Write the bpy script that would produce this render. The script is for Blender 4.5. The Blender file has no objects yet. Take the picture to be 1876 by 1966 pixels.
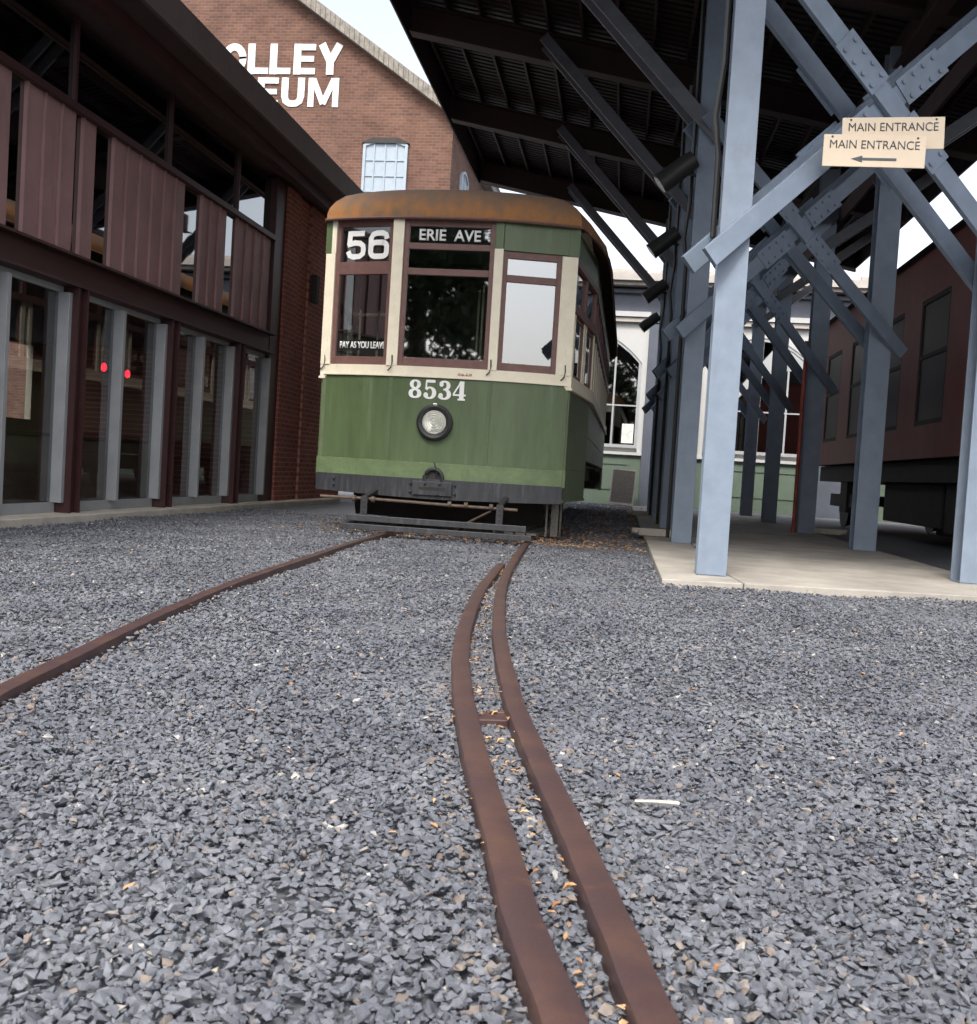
import bpy, bmesh, math, random
import numpy as np
from mathutils import Vector, Matrix
random.seed(7); rng = np.random.default_rng(7)
SC = bpy.context.scene; COL = SC.collection
# ---------------------------------------------------------------- camera
cd = bpy.data.cameras.new('camera'); cam = bpy.data.objects.new('camera', cd); COL.objects.link(cam)
cd.sensor_fit = 'HORIZONTAL'; cd.sensor_width = 36.0; cd.lens = 36.0 * 2010 / 1876
cd.clip_start = 0.05; cd.clip_end = 2000
R_ = Vector((0.98807566, 0.14136978, 0.06100070)); U_ = Vector((-0.06595472, 0.03062216, 0.99735262)); F_ = Vector((-0.13912755, 0.98948313, -0.03958101))
cam.matrix_world = Matrix(((R_.x, U_.x, -F_.x, 0), (R_.y, U_.y, -F_.y, 0), (R_.z, U_.z, -F_.z, 0.74), (0, 0, 0, 1)))
SC.camera = cam
cd.dof.use_dof = True; cd.dof.focus_distance = 7.0; cd.dof.aperture_fstop = 16
# ---------------------------------------------------------------- sky, sun, exposure
SUN_EL, SUN_AZ = math.radians(52), math.radians(188)      # azimuth measured clockwise from +Y: behind the camera, a little left
w = bpy.data.worlds.new('World'); SC.world = w; w.use_nodes = True
nt = w.node_tree; nt.nodes.clear()
sky = nt.nodes.new('ShaderNodeTexSky'); sky.sky_type = 'NISHITA'; sky.sun_disc = False
sky.sun_elevation = SUN_EL; sky.sun_rotation = SUN_AZ; sky.air_density = 1.0; sky.dust_density = 4.0; sky.ozone_density = 1.5
hsv = nt.nodes.new('ShaderNodeHueSaturation'); hsv.inputs['Saturation'].default_value = 0.38; hsv.inputs['Value'].default_value = 1.0
bg = nt.nodes.new('ShaderNodeBackground'); bg.inputs['Strength'].default_value = 0.15
wo = nt.nodes.new('ShaderNodeOutputWorld')
nt.links.new(sky.outputs[0], hsv.inputs['Color']); nt.links.new(hsv.outputs[0], bg.inputs['Color']); nt.links.new(bg.outputs[0], wo.inputs[0])
sl = bpy.data.lights.new('sun', 'SUN'); so = bpy.data.objects.new('sun', sl); COL.objects.link(so)
sl.energy = 1.5; sl.angle = math.radians(16); sl.color = (1.0, 0.95, 0.87)
sdir = Vector((math.sin(SUN_AZ) * math.cos(SUN_EL), math.cos(SUN_AZ) * math.cos(SUN_EL), math.sin(SUN_EL)))
so.rotation_euler = sdir.to_track_quat('Z', 'Y').to_euler(); so.location = sdir * 50
SC.view_settings.view_transform = 'Standard'; SC.view_settings.look = 'None'; SC.view_settings.exposure = 1.3; SC.view_settings.gamma = 1
SC.cycles.max_bounces = 8; SC.cycles.diffuse_bounces = 4; SC.cycles.glossy_bounces = 4; SC.cycles.transmission_bounces = 6; SC.cycles.transparent_max_bounces = 12

# ---------------------------------------------------------------- materials
def mat(name, col, rough=0.6, metal=0.0, nscale=6.0, namt=0.25, bump=0.0, bscale=40.0, stretch=(1, 1, 1), spec=0.5, col2=None, thr=None):
    m = bpy.data.materials.new(name); m.use_nodes = True; n = m.node_tree.nodes; l = m.node_tree.links
    b = n['Principled BSDF']; b.inputs['Roughness'].default_value = rough; b.inputs['Metallic'].default_value = metal
    b.inputs['Specular IOR Level'].default_value = spec
    tc = n.new('ShaderNodeTexCoord'); mp = n.new('ShaderNodeMapping'); mp.inputs['Scale'].default_value = stretch
    l.new(tc.outputs['Object'], mp.inputs[0])
    nz = n.new('ShaderNodeTexNoise'); nz.inputs['Scale'].default_value = nscale; nz.inputs['Detail'].default_value = 8; nz.inputs['Roughness'].default_value = 0.65
    l.new(mp.outputs[0], nz.inputs['Vector'])
    rp = n.new('ShaderNodeValToRGB'); lo, hi = thr if thr else (0.3, 0.7)
    rp.color_ramp.elements[0].position = lo; rp.color_ramp.elements[1].position = hi
    c = Vector(col)
    d = c * (1 - namt); e = c * (1 + namt) if col2 is None else Vector(col2)
    if col2 is not None: d = c
    rp.color_ramp.elements[0].color = (*d, 1); rp.color_ramp.elements[1].color = (*e, 1)
    l.new(nz.outputs['Fac'], rp.inputs[0]); l.new(rp.outputs[0], b.inputs['Base Color'])
    if bump:
        n2 = n.new('ShaderNodeTexNoise'); n2.inputs['Scale'].default_value = bscale; n2.inputs['Detail'].default_value = 6
        l.new(mp.outputs[0], n2.inputs['Vector'])
        bp = n.new('ShaderNodeBump'); bp.inputs['Strength'].default_value = bump; bp.inputs['Distance'].default_value = 0.01
        l.new(n2.outputs['Fac'], bp.inputs['Height']); l.new(bp.outputs[0], b.inputs['Normal'])
    return m
def brick_mat(name, axes, c1, c2, mortar, bw=0.215, bh=0.075, ms=0.01, weather=0.35):
    m = bpy.data.materials.new(name); m.use_nodes = True; n = m.node_tree.nodes; l = m.node_tree.links
    b = n['Principled BSDF']; b.inputs['Roughness'].default_value = 0.88; b.inputs['Specular IOR Level'].default_value = 0.25
    tc = n.new('ShaderNodeTexCoord'); sp = n.new('ShaderNodeSeparateXYZ'); cb = n.new('ShaderNodeCombineXYZ')
    l.new(tc.outputs['Object'], sp.inputs[0]); l.new(sp.outputs[axes[0]], cb.inputs[0]); l.new(sp.outputs[axes[1]], cb.inputs[1])
    br = n.new('ShaderNodeTexBrick'); br.inputs['Scale'].default_value = 1.0; br.inputs['Brick Width'].default_value = bw; br.inputs['Row Height'].default_value = bh
    br.inputs['Mortar Size'].default_value = ms; br.inputs['Mortar Smooth'].default_value = 0.3; br.inputs['Bias'].default_value = -0.1
    br.inputs['Color1'].default_value = (*c1, 1); br.inputs['Color2'].default_value = (*c2, 1); br.inputs['Mortar'].default_value = (*mortar, 1)
    l.new(cb.outputs[0], br.inputs['Vector'])
    nz = n.new('ShaderNodeTexNoise'); nz.inputs['Scale'].default_value = 0.7; nz.inputs['Detail'].default_value = 9; nz.inputs['Roughness'].default_value = 0.7
    l.new(tc.outputs['Object'], nz.inputs['Vector'])
    rp = n.new('ShaderNodeValToRGB'); rp.color_ramp.elements[0].position = 0.3; rp.color_ramp.elements[1].position = 0.7
    rp.color_ramp.elements[0].color = (1 - weather,) * 3 + (1,); rp.color_ramp.elements[1].color = (1 + weather * 0.5, 1 + weather * 0.6, 1 + weather * 0.6, 1)
    l.new(nz.outputs['Fac'], rp.inputs[0])
    mx = n.new('ShaderNodeMix'); mx.data_type = 'RGBA'; mx.blend_type = 'MULTIPLY'; mx.inputs[0].default_value = 1
    l.new(br.outputs['Color'], mx.inputs[6]); l.new(rp.outputs[0], mx.inputs[7]); l.new(mx.outputs[2], b.inputs['Base Color'])
    bp = n.new('ShaderNodeBump'); bp.inputs['Strength'].default_value = 0.5; bp.inputs['Distance'].default_value = 0.01; bp.invert = True
    l.new(br.outputs['Fac'], bp.inputs['Height']); l.new(bp.outputs[0], b.inputs['Normal'])
    return m
def glass_mat(name, refl=0.12, tint=(0.75, 0.8, 0.8), ior=1.6, dust=0.0, see=1.0):
    m = bpy.data.materials.new(name); m.use_nodes = True; n = m.node_tree.nodes; l = m.node_tree.links; n.clear()
    o = n.new('ShaderNodeOutputMaterial'); tr = n.new('ShaderNodeBsdfTransparent'); tr.inputs[0].default_value = (*[t * see for t in tint], 1)
    gl = n.new('ShaderNodeBsdfGlossy'); gl.inputs['Roughness'].default_value = 0.02
    fr = n.new('ShaderNodeFresnel'); fr.inputs['IOR'].default_value = ior
    ad = n.new('ShaderNodeMath'); ad.operation = 'ADD'; ad.use_clamp = True; ad.inputs[1].default_value = refl; l.new(fr.outputs[0], ad.inputs[0])
    ge = n.new('ShaderNodeNewGeometry'); iv = n.new('ShaderNodeMath'); iv.operation = 'SUBTRACT'; iv.inputs[0].default_value = 1.0; l.new(ge.outputs['Backfacing'], iv.inputs[1])
    mu = n.new('ShaderNodeMath'); mu.operation = 'MULTIPLY'; l.new(ad.outputs[0], mu.inputs[0]); l.new(iv.outputs[0], mu.inputs[1])
    mx = n.new('ShaderNodeMixShader'); l.new(mu.outputs[0], mx.inputs[0]); l.new(tr.outputs[0], mx.inputs[1]); l.new(gl.outputs[0], mx.inputs[2])
    nz = n.new('ShaderNodeTexNoise'); nz.inputs['Scale'].default_value = 1.3; nz.inputs['Detail'].default_value = 1
    bp = n.new('ShaderNodeBump'); bp.inputs['Strength'].default_value = 0.025; bp.inputs['Distance'].default_value = 0.02
    l.new(nz.outputs['Fac'], bp.inputs['Height']); l.new(bp.outputs[0], gl.inputs['Normal'])
    last = mx.outputs[0]
    if dust:
        df = n.new('ShaderNodeBsdfDiffuse'); df.inputs[0].default_value = (0.6, 0.6, 0.57, 1); m2 = n.new('ShaderNodeMixShader'); m2.inputs[0].default_value = dust
        l.new(last, m2.inputs[1]); l.new(df.outputs[0], m2.inputs[2]); last = m2.outputs[0]
    l.new(last, o.inputs[0]); return m
def emit_mat(name, col, s):
    m = bpy.data.materials.new(name); m.use_nodes = True; b = m.node_tree.nodes['Principled BSDF']
    b.inputs['Base Color'].default_value = (*col, 1); b.inputs['Emission Color'].default_value = (*col, 1); b.inputs['Emission Strength'].default_value = s
    return m
M = dict(
 green=mat('trolley_green', (0.088, 0.125, 0.056), 0.40, nscale=3.0, namt=0.2, stretch=(2.2, 2.2, 0.35), bump=0.05, bscale=14),
 green_light=mat('trolley_green_pale', (0.13, 0.18, 0.085), 0.5, nscale=5, namt=0.25, stretch=(1, 1, 1.5), bump=0.06, bscale=20),
 green_side=mat('trolley_green_side', (0.095, 0.12, 0.06), 0.4, nscale=4, namt=0.2),
 cream=mat('cream_paint', (0.80, 0.73, 0.57), 0.5, nscale=9, namt=0.07, bump=0.04),
 sash=mat('brown_sash_paint', (0.155, 0.078, 0.066), 0.5, nscale=12, namt=0.18, bump=0.03),
 canvas=mat('orange_roof_canvas', (0.36, 0.15, 0.04), 0.8, nscale=3.2, col2=(0.19, 0.12, 0.07), thr=(0.40, 0.62), bump=0.25, bscale=30, stretch=(1.6, 1, 1)),
 bumper=mat('black_bumper_paint', (0.035, 0.037, 0.042), 0.5, nscale=8, namt=0.4, stretch=(3, 3, 0.4), bump=0.05),
 black=mat('black_metal', (0.022, 0.022, 0.024), 0.55, nscale=10, namt=0.3, bump=0.08),
 rustrod=mat('rusty_rod', (0.09, 0.06, 0.045), 0.7, nscale=20, namt=0.4),
 dark=mat('dark_interior', (0.03, 0.026, 0.024), 0.8, nscale=5, namt=0.3),
 inside=mat('interior_wood', (0.09, 0.05, 0.03), 0.6, nscale=5, namt=0.3),
 white=mat('white_letters', (0.85, 0.85, 0.82), 0.55, nscale=14, namt=0.05),
 glass=glass_mat('trolley_glass', 0.33, (0.7, 0.72, 0.7), 1.5),
 glass_dark=glass_mat('shop_window_glass', 0.10, (0.72, 0.74, 0.75), 1.45),
 wall_paint=mat('wall_lettering_paint', (0.60, 0.60, 0.60), 0.8, nscale=2.5, namt=0.15),
 glass_dull=glass_mat('dusty_railcar_glass', 0.0, (0.06, 0.05, 0.05), 1.25),
 pane_dark=mat('dark_railcar_pane', (0.018, 0.016, 0.016), 0.35, spec=0.15),
 glass_sky=glass_mat('clerestory_glass', 0.28, (0.08, 0.08, 0.08), 1.5),
 glass_arch=glass_mat('arched_window_glass', 0.32, (0.3, 0.32, 0.3), 1.5),
 chrome=mat('lamp_rim_metal', (0.5, 0.5, 0.48), 0.25, 0.9, namt=0.1),
 lens=mat('lamp_lens', (0.62, 0.62, 0.55), 0.12, 0.35, nscale=30, namt=0.15),
 rail=mat('rusted_rail', (0.078, 0.045, 0.044), 0.45, 0.3, nscale=5, col2=(0.135, 0.072, 0.05), thr=(0.45, 0.75), bump=0.12, bscale=90),
 steel=mat('blue_grey_steel_paint', (0.178, 0.222, 0.285), 0.5, nscale=5, namt=0.13, bump=0.05, bscale=25),
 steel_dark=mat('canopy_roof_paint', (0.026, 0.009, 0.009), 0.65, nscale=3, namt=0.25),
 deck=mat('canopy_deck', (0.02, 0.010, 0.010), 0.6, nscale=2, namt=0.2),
 strut=mat('shaded_steel_paint', (0.085, 0.088, 0.105), 0.5, nscale=5, namt=0.2),  # post steel colour darkened to stand for canopy shade on the cantilever braces
 flood=mat('floodlight_black', (0.02, 0.02, 0.02), 0.45),
 concrete=mat('concrete', (0.32, 0.295, 0.26), 0.85, nscale=1.8, namt=0.28, bump=0.25, bscale=60),
 kerb=mat('kerb_concrete', (0.46, 0.42, 0.36), 0.85, nscale=4, namt=0.2, bump=0.3, bscale=60),
 maroon=mat('maroon_steel', (0.045, 0.014, 0.015), 0.5, nscale=4, namt=0.2),
 soffit=mat('soffit_board', (0.05, 0.026, 0.025), 0.75, nscale=3, namt=0.2),
 fascia=mat('fascia_board', (0.10, 0.075, 0.07), 0.65, nscale=3, namt=0.15),
 alu=mat('grey_aluminium_frame', (0.34, 0.35, 0.36), 0.45, 0.15, nscale=4, namt=0.1),
 panel=mat('mauve_wall_panel', (0.30, 0.17, 0.165), 0.55, nscale=3, namt=0.12),
 beige=mat('beige_plaster', (0.30, 0.27, 0.21), 0.8, nscale=3, namt=0.1),
 cardboard=mat('cardboard_box', (0.25, 0.17, 0.12), 0.8, nscale=6, namt=0.15),
 wallwhite=mat('white_stucco', (0.42, 0.42, 0.41), 0.8, nscale=2, namt=0.05, bump=0.1),
 wallgreen=mat('sage_green_panel', (0.095, 0.13, 0.095), 0.6, nscale=2, namt=0.12),
 bluegrey=mat('dark_blue_grey_trim', (0.075, 0.085, 0.11), 0.6, nscale=3, namt=0.15),
 gutter=mat('pale_gutter', (0.35, 0.32, 0.29), 0.5, nscale=3, namt=0.15),
 shutter=mat('pale_blue_shutter', (0.27, 0.32, 0.37), 0.6, nscale=5, namt=0.08),
 stone=mat('weathered_coping', (0.19, 0.17, 0.145), 0.85, nscale=5, namt=0.4, bump=0.3),
 carred=mat('railcar_red', (0.12, 0.017, 0.010), 0.5, nscale=3, namt=0.25),
 sign=mat('cream_sign_board', (0.66, 0.54, 0.40), 0.5, nscale=5, namt=0.05),
 ink=mat('sign_letters', (0.06, 0.07, 0.08), 0.5),
 wood=mat('grey_weathered_wood', (0.20, 0.18, 0.15), 0.85, nscale=6, namt=0.35, stretch=(8, 1, 8), bump=0.2),
 mesh=mat('grille_metal', (0.20, 0.19, 0.18), 0.4, 0.5, nscale=10, namt=0.2),
 bark=mat('bark', (0.06, 0.045, 0.035), 0.9, nscale=9, namt=0.35, bump=0.5),
 leafg=mat('tree_leaves', (0.022, 0.038, 0.012), 0.6, nscale=1.4, namt=0.55),
 leafd=mat('dead_leaves', (0.25, 0.12, 0.05), 0.75, nscale=9, col2=(0.50, 0.33, 0.18), thr=(0.4, 0.6)),
 stick=mat('bleached_stick', (0.42, 0.38, 0.32), 0.7),
 redlamp=emit_mat('red_lamp', (1.0, 0.01, 0.03), 2.6),
 paper=mat('white_paper', (0.6, 0.6, 0.56), 0.7),
 brick_x=brick_mat('red_brick_side', (1, 2), (0.27, 0.085, 0.062), (0.20, 0.06, 0.046), (0.33, 0.18, 0.14)),
 brick_y=brick_mat('red_brick_gable', (0, 2), (0.15, 0.072, 0.05), (0.10, 0.048, 0.036), (0.145, 0.10, 0.08), 0.30, 0.11, 0.014, 0.4),
 brick_yx=brick_mat('red_brick_flank', (1, 2), (0.15, 0.072, 0.05), (0.10, 0.048, 0.036), (0.145, 0.10, 0.08), 0.30, 0.11, 0.014, 0.4),
 brick_ab=brick_mat('red_brick_end', (0, 2), (0.13, 0.045, 0.035), (0.09, 0.03, 0.025), (0.15, 0.08, 0.06)),
)
def roof_tone(m):
    n = m.node_tree.nodes; l = m.node_tree.links; b = n['Principled BSDF']; src = b.inputs['Base Color'].links[0].from_socket
    tc = n.new('ShaderNodeTexCoord'); sp = n.new('ShaderNodeSeparateXYZ'); l.new(tc.outputs['Object'], sp.inputs[0])
    mp = n.new('ShaderNodeMapping'); mp.inputs['Scale'].default_value = (9, 9, .6); l.new(tc.outputs['Object'], mp.inputs[0])
    nz = n.new('ShaderNodeTexNoise'); nz.inputs['Scale'].default_value = 1.0; nz.inputs['Detail'].default_value = 6; l.new(mp.outputs[0], nz.inputs['Vector'])
    ma = n.new('ShaderNodeMath'); ma.operation = 'MULTIPLY_ADD'; ma.inputs[1].default_value = .35; l.new(nz.outputs['Fac'], ma.inputs[0]); l.new(sp.outputs[2], ma.inputs[2])
    rp = n.new('ShaderNodeValToRGB'); rp.color_ramp.elements[0].position = .0; rp.color_ramp.elements[1].position = 1.0
    mr = n.new('ShaderNodeMapRange'); mr.inputs['From Min'].default_value = 3.60; mr.inputs['From Max'].default_value = 3.84; l.new(ma.outputs[0], mr.inputs['Value'])
    mx = n.new('ShaderNodeMix'); mx.data_type = 'RGBA'; l.new(mr.outputs[0], mx.inputs[0]); l.new(src, mx.inputs[6]); mx.inputs[7].default_value = (0.17, 0.11, 0.075, 1); l.new(mx.outputs[2], b.inputs['Base Color'])
roof_tone(M['canvas'])
def streaks(m, col, amount, scale=(5, 5, .35), thr=(.56, .70)):     # run marks of a second colour
    n = m.node_tree.nodes; l = m.node_tree.links; b = n['Principled BSDF']; src = b.inputs['Base Color'].links[0].from_socket
    tc = n.new('ShaderNodeTexCoord'); mp = n.new('ShaderNodeMapping'); mp.inputs['Scale'].default_value = scale; l.new(tc.outputs['Object'], mp.inputs[0])
    nz = n.new('ShaderNodeTexNoise'); nz.inputs['Scale'].default_value = 2.0; nz.inputs['Detail'].default_value = 7; nz.inputs['Roughness'].default_value = .7; l.new(mp.outputs[0], nz.inputs['Vector'])
    mr = n.new('ShaderNodeMapRange'); mr.inputs['From Min'].default_value = thr[0]; mr.inputs['From Max'].default_value = thr[1]; mr.inputs['To Max'].default_value = amount; l.new(nz.outputs['Fac'], mr.inputs['Value'])
    mx = n.new('ShaderNodeMix'); mx.data_type = 'RGBA'; l.new(mr.outputs[0], mx.inputs[0]); l.new(src, mx.inputs[6]); mx.inputs[7].default_value = (*col, 1); l.new(mx.outputs[2], b.inputs['Base Color'])
streaks(M['green'], (.20, .25, .17), .4, (5, 5, .35), (.60, .72)); streaks(M['green'], (.045, .06, .03), .35, (2, 2, 1), (.6, .7)); streaks(M['green_light'], (.08, .11, .05), .6, (4, 4, 2)); streaks(M['bumper'], (.09, .095, .105), .7, (6, 6, .8))
streaks(M['brick_y'], (.07, .045, .035), .6, (.5, .5, 1.5), (.5, .7)); streaks(M['steel'], (.13, .15, .18), .6, (2, 2, .7), (.55, .75)); streaks(M['steel'], (.30, .33, .36), .7, (14, 14, 9), (.70, .74)); streaks(M['concrete'], (.19, .17, .15), .55, (.7, .7, .7), (.5, .72))
streaks(M['cream'], (.45, .36, .25), .6, (9, 9, 3), (.62, .72)); streaks(M['rail'], (.20, .10, .045), .6, (3, 9, 3), (.62, .72)); streaks(M['panel'], (.16, .12, .12), .5, (2, 2, .4))
# ---------------------------------------------------------------- mesh builder
class MB:
    def __init__(s): s.v = []; s.f = []
    def add(s, vs, fs):
        o = len(s.v); s.v += [tuple(v) for v in vs]; s.f += [tuple(i + o for i in f) for f in fs]; return s
    def box(s, x0, x1, y0, y1, z0, z1):
        return s.hexa([(x0, y0, z0), (x1, y0, z0), (x1, y1, z0), (x0, y1, z0), (x0, y0, z1), (x1, y0, z1), (x1, y1, z1), (x0, y1, z1)])
    def hexa(s, p):
        return s.add(p, [(0, 3, 2, 1), (4, 5, 6, 7), (0, 1, 5, 4), (1, 2, 6, 5), (2, 3, 7, 6), (3, 0, 4, 7)])
    def fbox(s, F, s0, s1, z0, z1, d0, d1):        # F = facet (origin, tangent, outward normal) in plan
        o, t, n = F
        P = lambda a, d, z: (o[0] + t[0] * a + n[0] * d, o[1] + t[1] * a + n[1] * d, z)
        return s.hexa([P(s0, d1, z0), P(s1, d1, z0), P(s1, d0, z0), P(s0, d0, z0), P(s0, d1, z1), P(s1, d1, z1), P(s1, d0, z1), P(s0, d0, z1)])
    def bar(s, a, b, w, h, up=(0, 0, 1)):
        a = Vector(a); b = Vector(b); d = (b - a).normalized(); u = Vector(up)
        if abs(d.dot(u)) > 0.99: u = Vector((0, 1, 0))
        x = d.cross(u).normalized() * (w / 2); y = x.normalized().cross(d) * (h / 2)
        return s.hexa([a - x - y, a + x - y, b + x - y, b - x - y, a - x + y, a + x + y, b + x + y, b - x + y])
    def tube(s, pts, r, n=10, r2=None):
        pts = [Vector(p) for p in pts]; k = len(pts); rr = [r + ((r2 if r2 is not None else r) - r) * i / max(1, k - 1) for i in range(k)]
        vs = []; fs = []
        for i, p in enumerate(pts):
            d = (pts[min(i + 1, k - 1)] - pts[max(i - 1, 0)]).normalized(); u = Vector((0, 0, 1)) if abs(d.z) < 0.9 else Vector((1, 0, 0))
            x = d.cross(u).normalized(); y = x.cross(d)
            for j in range(n): a = 2 * math.pi * j / n; vs.append(p + (x * math.cos(a) + y * math.sin(a)) * rr[i])
        for i in range(k - 1):
            for j in range(n): fs.append((i * n + j, i * n + (j + 1) % n, (i + 1) * n + (j + 1) % n, (i + 1) * n + j))
        fs.append(tuple(range(n))); fs.append(tuple(reversed(range((k - 1) * n, k * n))))
        return s.add(vs, fs)
    def lathe(s, prof, c, axis='y', n=32):         # prof: (radius, along axis)
        vs = []; fs = []
        for r, h in prof:
            for j in range(n):
                a = 2 * math.pi * j / n; q = (r * math.cos(a), r * math.sin(a))
                vs.append({'y': (c[0] + q[0], c[1] + h, c[2] + q[1]), 'x': (c[0] + h, c[1] + q[0], c[2] + q[1]), 'z': (c[0] + q[0], c[1] + q[1], c[2] + h)}[axis])
        k = len(prof)
        for i in range(k - 1):
            for j in range(n): fs.append((i * n + j, i * n + (j + 1) % n, (i + 1) * n + (j + 1) % n, (i + 1) * n + j))
        fs.append(tuple(range(n))); fs.append(tuple(reversed(range((k - 1) * n, k * n))))
        return s.add(vs, fs)
    def build(s, name, m, parent=None, bevel=0.0, smooth=False, label=None):
        me = bpy.data.meshes.new(name); me.from_pydata(s.v, [], s.f); me.update()
        bm = bmesh.new(); bm.from_mesh(me); bmesh.ops.recalc_face_normals(bm, faces=bm.faces); bm.to_mesh(me); bm.free()
        me.materials.append(m)
        if smooth: me.polygons.foreach_set('use_smooth', [True] * len(me.polygons)); me.set_sharp_from_angle(angle=math.radians(40))
        o = bpy.data.objects.new(name, me); COL.objects.link(o)
        if parent is not None: o.parent = parent
        if bevel:
            b = o.modifiers.new('bevel', 'BEVEL'); b.width = bevel; b.segments = 2; b.limit_method = 'ANGLE'; b.angle_limit = math.radians(40)
        if label: o['label'] = label
        return o
def tag(o, label=None, cat=None, group=None, kind=None):
    if label: o['label'] = label
    if cat: o['category'] = cat
    if group: o['group'] = group
    if kind: o['kind'] = kind
    return o
def empty(name, loc=(0, 0, 0), rz=0.0):
    o = bpy.data.objects.new(name, None); COL.objects.link(o); o.location = loc; o.rotation_euler = (0, 0, rz); o.empty_display_size = 0.2; return o
def txt(name, s, m, parent, mtx, w=None, h=None, bold=0.0, ext=0.004, spacing=1.0):
    c = bpy.data.curves.new(name, 'FONT'); c.body = s; c.align_x = 'LEFT'; c.size = 1.0; c.offset = bold; c.extrude = 0.0; c.space_character = spacing
    t = bpy.data.objects.new('tmp', c); COL.objects.link(t); bpy.context.view_layer.update()
    me = bpy.data.meshes.new_from_object(t.evaluated_get(bpy.context.evaluated_depsgraph_get())); bpy.data.objects.remove(t); bpy.data.curves.remove(c)
    n = len(me.vertices); co = np.empty(n * 3, 'f'); me.vertices.foreach_get('co', co); co = co.reshape(-1, 3)
    lo, hi = co.min(0), co.max(0); co[:, :2] -= (lo + hi)[:2] / 2
    sy = h / (hi - lo)[1]; sx = (w / (hi - lo)[0]) if w else sy
    co[:, 0] *= sx; co[:, 1] *= sy; me.vertices.foreach_set('co', co.ravel())
    bm = bmesh.new(); bm.from_mesh(me)
    r = bmesh.ops.extrude_face_region(bm, geom=bm.faces[:]); bmesh.ops.translate(bm, vec=(0, 0, ext), verts=[v for v in r['geom'] if isinstance(v, bmesh.types.BMVert)])
    bmesh.ops.recalc_face_normals(bm, faces=bm.faces); bm.to_mesh(me); bm.free()
    me.transform(mtx); me.name = name; me.materials.clear(); me.materials.append(m)
    o = bpy.data.objects.new(name, me); COL.objects.link(o); o.parent = parent; return o
def face_mtx(loc, nrm):        # text plane upright, facing nrm (plan vector)
    z = Vector((nrm[0], nrm[1], 0)).normalized(); y = Vector((0, 0, 1)); x = y.cross(z)
    return Matrix(((x.x, y.x, z.x, loc[0]), (x.y, y.y, z.y, loc[1]), (x.z, y.z, z.z, loc[2]), (0, 0, 0, 1)))
def ribbons(mb, strokes, mtx, ext=0.003, dz=0.0004):    # strokes: list of [(x,y,w)...], each a slab of varying width
    for k, st in enumerate(strokes):
        pts = [Vector((p[0], p[1], 0)) for p in st]; n = len(pts); vs = []
        for i, p in enumerate(pts):
            d = (pts[min(i + 1, n - 1)] - pts[max(i - 1, 0)]).normalized(); q = Vector((-d.y, d.x, 0)) * st[i][2] / 2
            e = ext + dz * k
            vs += [p + q, p - q, p + q + Vector((0, 0, e)), p - q + Vector((0, 0, e))]
        fs = [(0, 2, 3, 1)]
        for i in range(n - 1):
            a = 4 * i; b = a + 4; fs += [(a + 2, b + 2, b + 3, a + 3), (a, b, b + 2, a + 2), (a + 1, a + 3, b + 3, b + 1)]
        a = 4 * (n - 1); fs.append((a, a + 1, a + 3, a + 2))
        mb.add([mtx @ v for v in vs], fs)
def arc(cx, cy, rx, ry, a0, a1, n=14, w=0.1, w2=None):   # width w at vertical runs, w2 where the stroke is horizontal
    o = []
    for i in range(n + 1):
        a = math.radians(a0 + (a1 - a0) * i / n); ww = w if w2 is None else w2 + (w - w2) * abs(math.cos(a)) ** 1.5
        o.append((cx + rx * math.cos(a), cy + ry * math.sin(a), ww))
    return o
def catmull(P, step=0.03):
    P = [np.array(p, float) for p in P]; out = []
    for i in range(len(P) - 1):
        p0 = P[max(i - 1, 0)]; p1 = P[i]; p2 = P[i + 1]; p3 = P[min(i + 2, len(P) - 1)]
        if i == 0: p0 = 2 * p1 - p2
        if i == len(P) - 2: p3 = 2 * p2 - p1
        n = max(2, int(np.linalg.norm(p2 - p1) / step))
        for k in range(n):
            t = k / n; out.append(0.5 * ((2 * p1) + (-p0 + p2) * t + (2 * p0 - 5 * p1 + 4 * p2 - p3) * t * t + (-p0 + 3 * p1 - 3 * p2 + p3) * t ** 3))
    out.append(P[-1]); return np.array(out)

# ================================================================ GROUND
tag(MB().add([(-400, -400, -0.004), (400, -400, -0.004), (400, 900, -0.004), (-400, 900, -0.004)], [(0, 1, 2, 3)]).build('ground', mat('bare_ground', (0.11, 0.115, 0.13), 0.95, nscale=25, namt=0.35, bump=0.5, bscale=60)), kind='structure')
# rails
LEFT = [(-1.55, 1.75), (-1.62, 2.1), (-1.69, 2.5), (-1.74, 2.72), (-1.81, 3.13), (-1.91, 3.7), (-2.03, 4.45), (-2.18, 5.65), (-2.33, 7.5), (-2.45, 9.2), (-2.62, 13), (-2.9, 20), (-3.0, 24)]
RIGHT = [(0.31, 0.55), (0.185, 0.9), (0.074, 1.34), (0.013, 1.636), (-0.044, 1.892), (-0.150, 2.353), (-0.305, 3.049), (-0.465, 3.945), (-0.61, 4.918), (-0.82, 6.757), (-1.02, 9.6), (-1.18, 13), (-1.45, 20), (-1.55, 24)]
GUARD = [(0.18, 0.55), (0.066, 0.9), (-0.043, 1.307), (-0.127, 1.596), (-0.186, 1.847), (-0.296, 2.301), (-0.425, 2.866), (-0.573, 3.617), (-0.72, 4.597), (-0.87, 6.061), (-0.985, 7.85)]
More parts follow.
